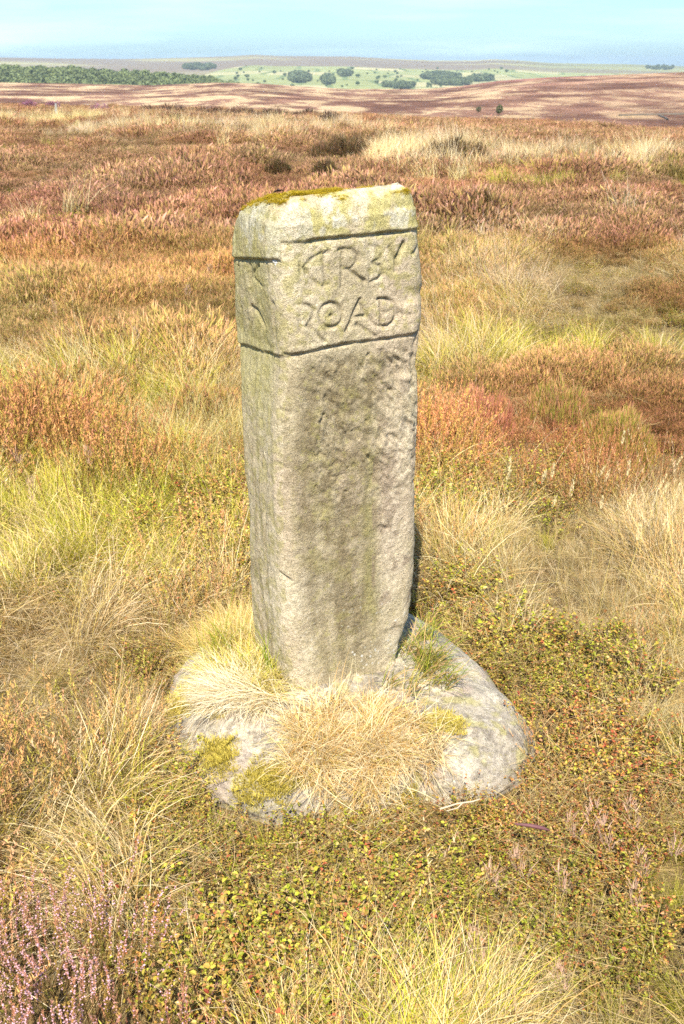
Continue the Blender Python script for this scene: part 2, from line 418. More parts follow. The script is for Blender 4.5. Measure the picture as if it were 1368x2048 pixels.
NA, NB, NZ = 130, 92, 470
def build_post():
    # perimeter parameters: broad face (0..1), right hidden face, back, narrow face
    per = [('a', t) for t in np.linspace(0, 1, NA, endpoint=False)] + [('b', t) for t in np.linspace(0, 1, 40, endpoint=False)] + [('c', t) for t in np.linspace(0, 1, 50, endpoint=False)] + [('d', t) for t in np.linspace(0, 1, NB, endpoint=False)]
    kind = np.array(['abcd'.index(p[0]) for p in per]); tt = np.array([p[1] for p in per])
    uu = np.select([kind == 0, kind == 1, kind == 2, kind == 3], [tt, np.ones_like(tt), 1 - tt, np.zeros_like(tt)])
    vv = np.select([kind == 0, kind == 1, kind == 2, kind == 3], [np.zeros_like(tt), tt, np.ones_like(tt), 1 - tt])
    def ztop(u, v):      # top surface over the plan of the stone
        return 1.420 + .020 * u - .006 * v + .010 * (1 - u) * sstep(.1, .5, v)
    nb = NZ; rows = []
    tz = np.linspace(0, 1, nb)
    verts = []; S = []; Zs = []; Fk = []
    rr = .055                                       # rounding of the top edge
    ncap = 26; nround = 14
    cu, cv = .5, .5
    for i in range(nb + nround + ncap):
        if i < nb:
            k = 1.0; zfac = tz[i]; inset = 0.0
            z = Z0 + (ztop(uu, vv) - rr - Z0) * zfac
        elif i < nb + nround:
            th = (i - nb + 1) / nround * math.pi / 2
            z = ztop(uu, vv) - rr + rr * math.sin(th); inset = rr * (1 - math.cos(th))
        else:
            inset = None; q = 1 - (i - nb - nround + 1) / ncap
        zz = z if inset is not None else None
        zi = np.clip(zz if zz is not None else ztop(uu, vv), SZ[0], SZ[-1])
        xc = np.interp(zi, SZ, SEC[:, 0]); a = np.interp(zi, SZ, SEC[:, 1]); b = np.interp(zi, SZ, SEC[:, 2])
        la, lb = uu * a, vv * b
        # round the vertical edges
        rad = np.where((uu < .5) & (vv < .5), .050, .042)
        ca = np.clip(la, rad, a - rad); cb = np.clip(lb, rad, b - rad)
        oa, ob = la - ca, lb - cb; ln = np.maximum(np.abs(oa), np.abs(ob)); hy = np.hypot(oa, ob)
        edge = (np.abs(oa) > 1e-9) & (np.abs(ob) > 1e-9)
        sc = np.where(edge, rad / np.maximum(hy, 1e-9), 1.0)
        # outward direction
        ex, ey = np.where(hy > 1e-9, oa / np.maximum(hy, 1e-9), 0), np.where(hy > 1e-9, ob / np.maximum(hy, 1e-9), 0)
        pa, pb = ca + ex * rad, cb + ey * rad
        pa = np.where(hy < 1e-9, la, pa); pb = np.where(hy < 1e-9, lb, pb)
        if inset is None:
            pa = (pa - ex * rr - a / 2) * q + a / 2; pb = (pb - ey * rr - b / 2) * q + b / 2
            z = ztop(pa / a, pb / b)
            nx, ny = ex * 0, ey * 0
        else:
            pa = pa - ex * inset; pb = pb - ey * inset
        x = xc + pa * U[0] + pb * V[0]; y = YC + pa * U[1] + pb * V[1]
        verts.append(np.stack([x, y, z * np.ones_like(x)], -1)); S.append(np.stack([pa, pb, a, b], -1))
        nw = np.stack([ex * U[0] + ey * V[0], ex * U[1] + ey * V[1]], -1)
        Fk.append(nw)
    Vt = np.array(verts); n, m = Vt.shape[:2]
    Nrm = np.array(Fk); S = np.array(S)
    i = np.arange(n - 1)[:, None] * m; j = np.arange(m)[None]; j2 = (j + 1) % m
    q = np.stack([i + j, i + j2, i + j2 + m, i + j + m], -1).reshape(-1, 4)
    # true normals by differences
    P = Vt
    du = np.roll(P, -1, 1) - np.roll(P, 1, 1); dv = np.gradient(P, axis=0)
    NN = np.cross(du, dv); NN /= np.maximum(np.linalg.norm(NN, axis=-1, keepdims=True), 1e-9)
    x, y, z = P[..., 0], P[..., 1], P[..., 2]
    pa, pb = S[..., 0], S[..., 1]
    K = np.broadcast_to(kind[None], x.shape)
    d = np.zeros(x.shape)
    # broad undulation, mid lumps, grain
    d += .007 * fbm(x * 5, y * 5, z * 4, 3, 11) + .0035 * fbm(x * 18, y * 18, z * 16, 3, 12) + .0013 * fbm(x * 70, y * 70, z * 70, 3, 13)
    onr = (K == 0) | ((K == 3) & (pb < .03)); onl = (K == 3) | ((K == 0) & (pa < .03))
    body = np.arange(n)[:, None] < nb
    depth = np.zeros(x.shape)
    wob = .0016 * fbm(x * 40, y * 40, z * 40, 2, 14)
    broken = .78 + .75 * fbm(x * 30, y * 30, z * 30, 2, 15)
    sa = pa - pb * 0; sl = pb
    for lst, crop, on, s_ in ((CARVE_R, (440, 350, 3.109), onr, sa), (CARVE_R4, (440, 700, 3.109), onr, sa), (CARVE_L, (440, 350, 3.109), onl, sl)):
        face = 'l' if lst is CARVE_L else 'r'
        for pts, dp, hw in lst:
            pp = stroke(pts, face, crop)
            dd, side = seg_dist(s_, z, pp)
            hwm = hw / 1000 * (1.0 if lst is not CARVE_R else 1.05) * (1 + .35 * fbm(x * 50, y * 50, z * 50, 2, 16))
            prof = np.exp(-((dd + wob) / hwm) ** 2)
            # steeper upper lip: light from above leaves the upper wall dark
            prof = prof * np.where(side > 0, 1 / (1 + np.exp((dd - hwm * .9) / (hwm * .30))), 1)
            depth = np.maximum(depth, np.where(on, dp / 1000 * (.55 if (lst is CARVE_R4 and hw >= 7) else 1.15) * prof * np.clip(broken, .5, 1.15), 0))
    # recessed lettering band and the step below it
    gl = [stroke(p, 'r') for p, _, _ in CARVE_R[:2]]
    up = np.interp(pa, [p[0] for p in gl[0]], [p[1] for p in gl[0]]); lo = np.interp(pa, [p[0] for p in gl[1]], [p[1] for p in gl[1]])
    ul = [stroke(p, 'l') for p, _, _ in CARVE_L[:2]]
    upl = np.interp(pb, [p[0] for p in ul[0]][::-1], [p[1] for p in ul[0]][::-1]); lol = np.interp(pb, [p[0] for p in ul[1]][::-1], [p[1] for p in ul[1]][::-1])
    for on, u_, l_ in (((K == 0), up, lo), ((K == 3), upl, lol)):
        d += np.where(on & body, .0055 * sstep(u_ - .004, u_ + .006, z), 0)
        d += np.where(on & body, -.006 * (1 - sstep(l_ - .006, l_ + .002, z)) * sstep(l_ - .22, l_ - .02, z), 0)
    # pecked diagonal tool marks on the upper shaft, softer lower down
    r1 = (pa * .8 - (1.2 - z) * .62); r2 = (pa * .62 + (1.2 - z) * .8)
    tool = fbm(r1 * 60, r2 * 17, 0, 3, 21)
    mk = np.where(K == 0, sstep(.05, .12, pa) * sstep(.55, .8, z) * (1 - sstep(lo - .05, lo - .01, z)), 0)
    tool = tool * .6 + .5 - np.abs(fbm(r1 * 95 + 3, r2 * 22, 0, 2, 26)) * 1.6
    d += (.0050 * tool - .002 + .0035 * fbm(x * 55, z * 45, y * 55, 3, 22)) * mk
    pit = sstep(.35, .62, fbm(x * 60, y * 60, z * 60, 2, 24)); d -= .0028 * pit * np.where(K == 0, .4 + .6 * mk, .5)
    # narrow face: vertical weathering flutes
    d += np.where(K == 3, .0028 * fbm(pb * 75, z * 7, 0, 3, 23), 0)
    # broken foot at right
    d -= np.where((K == 0) | (K == 1), .018 * sstep(.26, .18, z) * sstep(.22, .32, pa) * (.5 + .5 * fbm(x * 14, y * 14, z * 20, 2, 28)), 0)
    # broken upper right arris
    d += -.006 * sstep(.2, .7, fbm(z * 16, pa * 6, 0, 2, 29)) * np.where(K <= 1, sstep(.24, .31, pa), 0)
    d -= depth
    Pn = P + NN * d[..., None]
    # dip in the top with moss
    fadeout = 1 - sstep(nb - 2, nb + nround + 4, np.arange(n)[:, None]); d = d * fadeout; topm = (np.arange(n)[:, None] >= nb + nround - 2)
    Pn = P + NN * d[..., None]
    Pn[..., 2] += np.where(topm, .006 * fbm(x * 16, y * 16, 0, 3, 33), 0)
    # ---------------- colours (staining, lichen: they belong to the stone; carving darkened by depth)
    base = np.array([.44, .38, .255]); pale = np.array([.56, .495, .355]); pink = np.array([.53, .43, .33]); dark = np.array([.15, .115, .055]); olive = np.array([.265, .235, .10]); white = np.array([.56, .54, .45]); moss = np.array([.45, .38, .09]); ylw = np.array([.39, .355, .13])
    def mixc(c, k, t): return c * (1 - t[..., None]) + k * t[..., None]
    c = np.ones(x.shape + (3,)) * base
    n1 = fbm(x * 9, y * 9, z * 7, 4, 41); n2 = fbm(x * 26, y * 26, z * 22, 4, 42); n3 = fbm(x * 60, y * 60, z * 60, 3, 43); n4 = fbm(x * 8 + 4, y * 8, z * 3, 4, 44); n5 = fbm(pa * 38, z * 4.5, 0, 4, 39)
    c = mixc(c, pale, sstep(-.15, .35, n1 + .4 * n2)); c = mixc(c, pink, .5 * sstep(0, .4, n4))
    # stain down the middle of the broad face
    ctr = .155 + .018 * np.sin(z * 6)
    wdt = np.interp(z, [.05, .25, .5, .8, 1.0, 1.1], [.06, .10, .10, .125, .14, .14])
    st = np.exp(-(np.abs(pa - ctr) / wdt) ** 4) * (1 - sstep(lo - .06, lo - .015, z)) * np.interp(z, [0.12, .2, .35, 1.5], [.15, .7, 1, 1])
    st2 = np.where(K == 0, np.clip(st * (.84 + .7 * n2 + .3 * n1 + .5 * n3 + .7 * n5), 0, 1), 0)
    c = mixc(c, dark, .76 * st2)
    ol = np.where(K == 0, np.exp(-((pa - .255 - .01 * n1) / .022) ** 2) * sstep(.2, .35, z) * (1 - sstep(.75, .95, z)), 0)
    c = mixc(c, olive, np.clip(ol * (.8 + n2), 0, .8))
    fl = np.where(K == 0, st, .15) * sstep(.0, .35, fbm(x * 32 + 5, y * 32, z * 26, 4, 46)); c = mixc(c, olive * 1.1, .45 * np.clip(fl, 0, 1))
    dkp = np.where((K == 0) & (pa > .26), sstep(.05, .35, n2 + .4 * n1) * sstep(.2, .3, z) * (1 - sstep(.9, 1.05, z)), 0); c = mixc(c, np.array([.27, .21, .15]), .7 * dkp)
    # narrow face: greenish cast high, dark flakes low
    lf = (K == 3)
    c = mixc(c, np.array([.36, .33, .15]), np.where(lf, .75 * sstep(-.3, .3, n1 + .3) * sstep(.75, 1.0, z) * sstep(.04, .1, pb), 0))
    fk = sstep(.05, .3, fbm(pb * 60, z * 14, 0, 4, 47)); c = mixc(c, np.array([.29, .24, .14]), np.where(lf, .75 * fk * (1 - sstep(.75, .95, z)) * sstep(.06, .12, pb), 0))
    # cap: yellow-green and chalky lichens
    cap = np.where(K == 0, sstep(up - .01, up + .02, z), np.where(K == 3, sstep(upl - .01, upl + .02, z), 1.0)) * (z > 1.1)
    c = mixc(c, ylw, cap * sstep(-.1, .3, n2 + .5 * n1) * .85)
    c = mixc(c, np.array([.36, .33, .17]), cap * sstep(.15, .35, n3) * .55)
    wh = sstep(.2, .3, fbm(x * 30 + 9, y * 30, z * 24, 4, 48) + .25 * n1) * cap; c = mixc(c, white, .7 * wh * np.where(K == 0, 1, .7))
    whl = np.where(lf | ((K == 0) & (pa < .08)), sstep(-.1, .25, n1 + n2 * .5) * cap, 0); c = mixc(c, white * .88, .6 * whl)
    # band: mix of beige and yellow specks
    band = np.where(K == 0, sstep(lo, lo + .03, z) * (1 - cap), 0)
    c = mixc(c, ylw * .92, .6 * band * sstep(.0, .35, n3 + .6 * n1))
    c = mixc(c, ylw * .8, .55 * np.where(K == 3, sstep(-.1, .3, n3), 0))
    # moss on the top
    nz_ = NN[..., 2]
    mt = sstep(.45, .9, nz_) * sstep(-.30, .0, n2 + .1 + .9 * (pb - .07) * 6) * (z > 1.3)
    mt = np.clip(mt, 0, 1) * sstep(-.6, -.2, fbm(x * 40, y * 40, z * 40, 3, 49)); c = mixc(c, moss, mt)
    c = c * (1 - .35 * np.clip(depth / .008, 0, 1)[..., None])    # carving coloured darker the deeper it is cut
    lich = np.where(K == 0, sstep(.40, .22, z) * sstep(.15, .21, pa + .05 * n1) * sstep(-.2, .1, n1 + n2), 0) + .55 * wh + np.where(K == 0, .35 * sstep(.0, .3, n2) * sstep(.5, .3, z), 0)
    algae = np.where(K == 0, .2 + .35 * st + .35 * band, .2) + .4 * cap
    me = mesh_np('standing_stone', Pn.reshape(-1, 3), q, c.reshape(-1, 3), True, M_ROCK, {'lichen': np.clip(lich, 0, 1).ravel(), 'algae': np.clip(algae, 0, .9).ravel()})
    return me, Pn, NN, mt, nb
post_me, PP, PN, PMOSS, PNB = build_post()
post = link('standing_stone', post_me)
tag(post, 'upright weathered sandstone guide post with KIRBY ROAD carved between two grooves', 'standing stone')

def on_stone(px, py):
    """surface point of the finished stone seen at (px, py) and its outward normal"""
    F = PP.reshape(-1, 3); Nn = PN.reshape(-1, 3); qx, qy = project(F[:, 0], F[:, 1], F[:, 2])
    vis = ((np.array([0, 0, EYE]) - F) * Nn).sum(1) > 0
    k = int(np.argmin((qx - px) ** 2 + (qy - py) ** 2 + np.where(vis, 0, 1e9)))
    return F[k], Nn[k]
def crust(name, px, py, r, col, parent, n=26, seed=1):
    rg = np.random.default_rng(seed); c0, nrm = on_stone(px, py); v = []; f = []
    up = np.array([0, 0, 1.0]) - nrm * nrm[2]; up /= np.linalg.norm(up); t = np.cross(up, nrm)
    for k in range(n):
        a = rg.uniform(0, 6.28); q = rg.uniform(0, 1) ** .5
        c = c0 + t * math.cos(a) * q * r * .6 + up * math.sin(a) * q * r * 1.4
        m = 6; rad = rg.uniform(.25, .45) * r; b = len(v)
        v.append(c + nrm * rg.uniform(.002, .0045))
        for j in range(m):
            aa = j / m * 6.283 + rg.uniform(-.2, .2); q_ = rad * rg.uniform(.7, 1.2)
            v.append(c + t * math.cos(aa) * q_ + up * math.sin(aa) * q_ + nrm * rg.uniform(-.001, .0035))
        f += [(b, b + 1 + j, b + 1 + (j + 1) % m) for j in range(m)]
    return link(name, mesh_np(name, np.array(v), np.array(f), np.ones((len(v), 3)) * col * rg.uniform(.8, 1.15, (len(v), 1)), False, M_ROCK), parent)
l1 = crust('lichen', 551, 524, .009, np.array([.66, .66, .64]), post)
l1['label'] = 'crusty pale grey lichen at the end of the upper left groove'

#@@BASE
# ------------------------------------------------------------------ socket stone
outl = [(340, 1370), (338, 1440), (352, 1512), (392, 1570), (455, 1622), (540, 1648), (640, 1640), (730, 1636), (825, 1628), (855, 1604), (930, 1618), (1010, 1590), (1058, 1545), (1072, 1492), (1050, 1432), (1008, 1372), (932, 1303), (872, 1258), (825, 1228), (760, 1215), (650, 1215), (540, 1235), (470, 1260), (400, 1290), (356, 1330)]
OP = np.array([at_z(px, py, float(np.interp(py, [1400, 1560], [.055, .0]))) for px, py in outl])
BC = OP.mean(0) + np.array([-.02, 0])
oang = np.arctan2(OP[:, 1] - BC[1], OP[:, 0] - BC[0]); orad = np.hypot(*(OP - BC).T)
o_ = np.argsort(oang); oang, orad = oang[o_], orad[o_]
oangp = np.concatenate([oang - 2 * math.pi, oang, oang + 2 * math.pi]); oradp = np.tile(orad, 3)
def base_r(th): return np.interp(th, oangp, oradp)
def base_rho(x, y):
    th = np.arctan2(y - BC[1], x - BC[0]); return np.hypot(x - BC[0], y - BC[1]) / base_r(th)
def base_top(x, y):
    th = np.arctan2(y - BC[1], x - BC[0]); rho = np.clip(np.hypot(x - BC[0], y - BC[1]) / base_r(th), 0, 1)
    p = 7.0 - 2.8 * sstep(.0, .4, x - .12)
    h = .138 - .008 * np.clip(x - .1, 0, .6) - .015 * sstep(.3, 0, x + .45)
    hh = h * np.clip(1 - rho ** p, 0, 1) ** .5
    rg_ = 1 - np.abs(fbm(x * 5 + 2, y * 5, 0, 3, 68)) * 2; hh = hh + (.022 * (rg_ - .6) + .010 * fbm(x * 6, y * 6, 0, 3, 61) + .006 * fbm(x * 22, y * 22, 0, 3, 62)) * np.clip(1 - rho ** 8, 0, 1)
    # a dip between the right lobe and the front slab
    hh = hh - .06 * np.exp(-(((x - .2 - .15 * (y - 1.95)) / .035) ** 2)) * sstep(.55, .95, rho) * (y < 2.2)
    return hh
def build_base():
    nr, na = 190, 520
    rho = np.sin(np.linspace(0.004, 1, nr) * math.pi / 2) ** .8; th = np.linspace(-math.pi, math.pi, na, endpoint=False)
    RH, TH = np.meshgrid(rho, th, indexing='ij')
    rr = base_r(TH)
    ker = np.hanning(15); ker /= ker.sum(); r1 = np.convolve(np.tile(base_r(th), 3), ker, 'same')[na:2 * na]
    Rr = RH * r1[None] * (1 + .018 * fbm(np.cos(TH) * 5, np.sin(TH) * 5, 0, 3, 64) * RH)
    X = BC[0] + Rr * np.cos(TH); Y = BC[1] + Rr * np.sin(TH)
    rb = RH; th_ = TH
    Z = base_top(BC[0] + RH * rr * np.cos(TH), BC[1] + RH * rr * np.sin(TH))
    Z[-1] = -.05
    Z += .002 * fbm(X * 80, Y * 80, Z * 80, 3, 65)
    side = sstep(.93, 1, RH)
    X += side * .02 * fbm(X * 12, Y * 12, Z * 30, 3, 66); Y += side * .02 * fbm(X * 12 + 7, Y * 12, Z * 30, 3, 67)
    i = np.arange(nr - 1)[:, None] * na; j = np.arange(na)[None]; j2 = (j + 1) % na
    q = np.stack([i + j, i + j2, i + j2 + na, i + j + na], -1).reshape(-1, 4)[:, ::-1]
    q = q[:, ::-1]
    base = np.array([.37, .335, .27]); pale = np.array([.48, .44, .35]); cream = np.array([.52, .47, .35]); dk = np.array([.20, .175, .145]); pk = np.array([.42, .34, .29]); yl = np.array([.40, .37, .13])
    n1 = fbm(X * 7, Y * 7, Z * 7, 4, 71); n2 = fbm(X * 24, Y * 24, Z * 24, 4, 72); n3 = fbm(X * 55, Y * 55, Z * 55, 3, 73)
    def mx(c, k, t): return c * (1 - t[..., None]) + k * t[..., None]
    c = np.ones(X.shape + (3,)) * base
    c = mx(c, pale, sstep(-.2, .3, n1 + .5 * n2)); c = mx(c, pk, .6 * sstep(0, .35, fbm(X * 10 + 3, Y * 10, 0, 4, 75)))
    c = mx(c, cream, .7 * sstep(.08, .3, n1 * .6 + n2 * .6 + .25 * np.exp(-((X - .42) ** 2 + (Y - 2.55) ** 2) / .05)))
    c = mx(c, dk, .75 * sstep(.0, .25, n3 + .4 * n2))
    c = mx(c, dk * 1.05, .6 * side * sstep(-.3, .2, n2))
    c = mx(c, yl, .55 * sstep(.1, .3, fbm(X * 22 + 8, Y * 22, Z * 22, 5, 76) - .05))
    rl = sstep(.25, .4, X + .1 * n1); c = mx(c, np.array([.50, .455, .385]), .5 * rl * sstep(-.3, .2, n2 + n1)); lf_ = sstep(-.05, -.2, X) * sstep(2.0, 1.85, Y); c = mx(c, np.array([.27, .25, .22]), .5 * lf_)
    lich = sstep(.0, .3, n2 + .3 * n1)
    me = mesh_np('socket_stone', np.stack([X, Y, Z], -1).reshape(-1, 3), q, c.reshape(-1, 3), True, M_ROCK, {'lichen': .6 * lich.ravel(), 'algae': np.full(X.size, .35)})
    return me
base_o = link('socket_stone', build_base())
tag(base_o, 'low rounded lichen-blotched boulder in which the upright stone stands', 'boulder')

#@@PLANTS
# ------------------------------------------------------------------ plant builders
def blades(rg, n, rad, Lr, w, lean=(.1, .9), curve=(.3, 1.2), seg=5, c_base=None, c_tip=None, cvar=.2, origins=None, az=None, droop=0.0):
    L_ = rg.uniform(Lr[0], Lr[1], n); az_ = rg.uniform(0, 2 * np.pi, n) if az is None else az
    if origins is None:
        rr = rad * np.sqrt(rg.uniform(0, 1, n)); a0 = rg.uniform(0, 2 * np.pi, n)
        org = np.stack([rr * np.cos(a0), rr * np.sin(a0), np.zeros(n)], -1)
        if az is None: az_ = np.where(rg.uniform(0, 1, n) < .7, a0 + rg.normal(0, .6, n), az_)
    else: org = origins
    th0 = rg.uniform(*lean, n); cv = rg.uniform(*curve, n)
    t = np.linspace(0, 1, seg + 1)
    ths = th0[:, None] + cv[:, None] * t[None] ** 1.3
    dl = L_[:, None] / seg
    hx = np.concatenate([np.zeros((n, 1)), np.cumsum(np.sin(ths[:, :-1]) * dl, 1)], 1)
    hz = np.concatenate([np.zeros((n, 1)), np.cumsum(np.cos(ths[:, :-1]) * dl, 1)], 1)
    azt = az_[:, None] + rg.normal(0, .25, n)[:, None] * t[None]
    c = np.stack([org[:, None, 0] + hx * np.cos(azt), org[:, None, 1] + hx * np.sin(azt), org[:, None, 2] + hz], -1)
    tw = az_ + np.pi / 2 + rg.normal(0, .7, n)
    wd = np.stack([np.cos(tw), np.sin(tw), rg.normal(0, .35, n)], -1)
    ww = (w * rg.uniform(.6, 1.3, n))[:, None] * (1.02 - t[None] ** 1.6)
    a = c - wd[:, None] * ww[..., None] / 2; b = c + wd[:, None] * ww[..., None] / 2
    v = np.stack([a, b], 2).reshape(-1, 3)
    k = (np.arange(n) * (seg + 1) * 2)[:, None] + (np.arange(seg) * 2)[None]
    f = np.stack([k, k + 1, k + 3, k + 2], -1).reshape(-1, 4)
    cb = np.asarray(c_base); ct = np.asarray(c_tip)
    if cb.ndim == 1: cb = np.repeat(cb[None], n, 0)
    if ct.ndim == 1: ct = np.repeat(ct[None], n, 0)
    tt = t[None, :, None]
    col = cb[:, None] * (1 - tt) + ct[:, None] * tt
    col = col * rg.uniform(1 - cvar, 1 + cvar, (n, 1, 1))
    col = np.repeat(col, 2, 1).reshape(-1, 3)
    return v, f, col, c
def merge(parts):
    V_, F_, C_ = [], {3: [], 4: []}, []; off = 0
    for v, f, c in parts:
        V_.append(v); C_.append(c); F_[f.shape[1]].append(f + off); off += len(v)
    return np.concatenate(V_), [np.concatenate(x) for x in F_.values() if x], np.concatenate(C_)
def pick(rg, cols, p, n):
    cols = np.array(cols); return cols[rg.choice(len(cols), n, p=np.array(p) / sum(p))]

protos = {}
def proto(kind, me):
    o = bpy.data.objects.new(kind + '_source', me)
    protos.setdefault(kind, []).append(o)

STRW = [(.70, .53, .29), (.76, .63, .41), (.62, .41, .20), (.56, .46, .17), (.80, .69, .48)]
GRN = [(.44, .42, .08), (.58, .50, .13), (.32, .34, .055), (.66, .52, .20)]
def grass_tuft(kind, seed, n, rad, Lr, w, cols, p, seg=5, lean=(.05, .8), curve=(.4, 1.5), heads=0, bias=None):
    rg = np.random.default_rng(seed)
    az = None
    az = rg.normal(0, 1.0, n) if bias is None else az
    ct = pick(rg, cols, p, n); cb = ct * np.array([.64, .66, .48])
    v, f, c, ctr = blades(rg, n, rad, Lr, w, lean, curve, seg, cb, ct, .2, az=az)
    parts = [(v, f, c)]
    if heads:
        v, f, c, ctr = blades(rg, heads, rad * .6, (Lr[1] * 1.0, Lr[1] * 1.45), w * .7, (.02, .3), (.1, .6), 6, (.52, .42, .2), (.62, .45, .24), .15)
        parts.append((v, f, c))
        tips = ctr[:, -3:]
        for k in range(heads):           # loose panicle at the tip
            m = 14; s = rg.uniform(0, 1, m)[:, None]
            o = tips[k, 0] * (1 - s) + tips[k, 2] * s
            v, f, c, _ = blades(rg, m, 0, (.008, .018), w * .8, (.1, .7), (0, .4), 2, (.62, .46, .28), (.72, .55, .36), .2, origins=o)
            parts.append((v, f, c))
    V_, F_, C_ = merge(parts)
    proto(kind, mesh_np(kind, V_, F_, C_, False, M_GRASS))
for s in range(4):
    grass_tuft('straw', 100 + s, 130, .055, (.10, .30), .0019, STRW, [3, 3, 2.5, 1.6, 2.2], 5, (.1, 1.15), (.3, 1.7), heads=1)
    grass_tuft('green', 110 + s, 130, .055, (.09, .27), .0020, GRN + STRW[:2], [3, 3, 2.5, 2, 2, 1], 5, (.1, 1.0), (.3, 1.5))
for s in range(3):
    grass_tuft('straw_far', 120 + s, 70, .10, (.18, .42), .0042, STRW, [3, 3, 2, 1, 3], 3, (.05, .7), (.1, 1.1), heads=0)
    grass_tuft('green_far', 130 + s, 70, .10, (.14, .34), .0045, GRN + STRW[:2], [3, 3, 2, 2, 2, 1], 3, (.05, .8), (.1, 1.1))
    grass_tuft('litter', 140 + s, 60, .10, (.06, .18), .0016, [(.42, .29, .15), (.56, .42, .24), (.28, .17, .09), (.62, .50, .32)], [3, 3, 2, 2], 3, (1.1, 1.7), (-.3, .5))

def heather_parts(rg, nst, rad, hr, spread, needles, nl, cols_lo, cols_hi, wst=.0016, flowers=0, nw=.0016, fcol=(.62, .36, .50)):
    parts = []
    v, f, c, ctr = blades(rg, nst, rad, hr, wst, (.02, spread), (-.25, .35), 5, (.16, .09, .05), (.24, .14, .06), .2)
    parts.append((v, f, c))
    n = nst * needles
    st = np.repeat(np.arange(nst), needles); t = rg.uniform(.28, 1, n) ** .8 * 5 * .999
    i = t.astype(int); fr = (t - i)[:, None]
    o = ctr[st, i] * (1 - fr) + ctr[st, i + 1] * fr
    hi = pick(rg, cols_hi, np.ones(len(cols_hi)), nst)[st]; lo = pick(rg, cols_lo, np.ones(len(cols_lo)), nst)[st]
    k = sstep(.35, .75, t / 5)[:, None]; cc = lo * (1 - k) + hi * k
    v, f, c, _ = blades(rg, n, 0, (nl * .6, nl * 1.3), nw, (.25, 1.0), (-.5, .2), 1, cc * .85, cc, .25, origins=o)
    parts.append((v, f, c))
    fl = None
    if flowers:
        m = nst * flowers; st = np.repeat(np.arange(nst), flowers); t = rg.uniform(.6, .97, m) * 5; i = t.astype(int); fr = (t - i)[:, None]
        o = ctr[st, i] * (1 - fr) + ctr[st, i + 1] * fr + rg.normal(0, .0019, (m, 3))
        r = rg.uniform(.0011, .0021, m)
        dirs = np.array([(1, 0, 0), (0, 1, 0), (-1, 0, 0), (0, -1, 0), (0, 0, 1.3), (0, 0, -1.3)], float)
        vv = (o[:, None] + dirs[None] * r[:, None, None]).reshape(-1, 3)
        tri = np.array([(0, 1, 4), (1, 2, 4), (2, 3, 4), (3, 0, 4), (1, 0, 5), (2, 1, 5), (3, 2, 5), (0, 3, 5)])
        ff = (np.arange(m)[:, None, None] * 6 + tri[None]).reshape(-1, 3)
        cf = np.repeat(np.array(fcol) * rg.uniform(.75, 1.25, (m, 1)), 6, 0)
        fl = (vv, ff, cf)
    return parts, fl
RHI = [(.64, .36, .17), (.70, .42, .20), (.58, .42, .15), (.66, .37, .22), (.50, .44, .12)]
RLO = [(.20, .19, .04), (.28, .25, .05), (.17, .13, .04)]
for s in range(4):
    rg = np.random.default_rng(200 + s)
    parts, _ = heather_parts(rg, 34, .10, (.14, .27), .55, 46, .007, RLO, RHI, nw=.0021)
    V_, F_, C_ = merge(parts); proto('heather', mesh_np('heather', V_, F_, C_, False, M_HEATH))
def cushion(kind, seed, n, r, h, ln, bw, lo, hi):
    rg = np.random.default_rng(seed); u = rg.uniform(0, 6.283, n); q = np.sqrt(rg.uniform(0, 1, n)); k = 1 + .35 * fbm(np.cos(u) * 1.5, np.sin(u) * 1.5, q * 2, 2, seed)
    org = np.stack([r * q * np.cos(u) * k, r * q * np.sin(u) * k, h * np.sqrt(1 - q * q * .92) * k * rg.uniform(.25, .95, n)], -1)
    ch = pick(rg, hi, np.ones(len(hi)), n) * rg.uniform(.75, 1.2, (n, 1)); cl = pick(rg, lo, np.ones(len(lo)), n)
    v, f, c, _ = blades(rg, n, 0, (ln * .5, ln * 1.3), bw, (.0, 1.0), (-.3, .3), 2, cl, ch, .2, origins=org, az=u + rg.normal(0, .8, n))
    m = n // 8; v2, f2, c2, _ = blades(rg, m, r * .5, (h * .5, h * 1.0), bw, (.1, 1.1), (-.3, .3), 2, (.10, .07, .035), (.2, .15, .05), .2)
    V_, F_, C_ = merge([(v, f, c), (v2, f2, c2)]); proto(kind, mesh_np(kind, V_, F_, C_, False, M_HEATH))
for s in range(4):
    cushion('heather_mid', 210 + s, 1000, .17, .15, .034, .0036, [(.20, .17, .05), (.26, .2, .06), (.15, .12, .045)], [(.70, .35, .20), (.76, .41, .24), (.64, .39, .18), (.70, .36, .25), (.50, .40, .13)])
    cushion('heather_far', 220 + s, 380, .24, .15, .042, .0085, [(.19, .13, .05), (.25, .17, .07), (.13, .09, .04)], [(.58, .30, .20), (.64, .36, .24), (.48, .27, .17), (.60, .32, .26), (.46, .35, .14)])

def leaf_mesh(rg, o, d, up, ln, wd, fold, col):
    """folded oval leaves: o,d,up (n,3)"""
    n = len(o)
    s = np.cross(d, up); s /= np.maximum(np.linalg.norm(s, axis=1, keepdims=True), 1e-6); nn = np.cross(s, d)
    l = ln[:, None]; w_ = wd[:, None]; fo = fold[:, None]
    pts = [o, o + d * l * .30 + s * w_ * .5 + nn * w_ * fo, o + d * l * .72 + s * w_ * .42 + nn * w_ * fo, o + d * l - nn * l * .12,
           o + d * l * .30 - s * w_ * .5 + nn * w_ * fo, o + d * l * .72 - s * w_ * .42 + nn * w_ * fo, o + d * l * .5]
    v = np.stack(pts, 1).reshape(-1, 3)
    k = np.arange(n)[:, None] * 7
    q = np.concatenate([k + np.array([0, 1, 2, 6]), k + np.array([0, 6, 5, 4])], 0); t = np.concatenate([k + np.array([2, 3, 6]), k + np.array([6, 3, 5])], 0)
    return v, q, t, np.repeat(col, 7, 0)
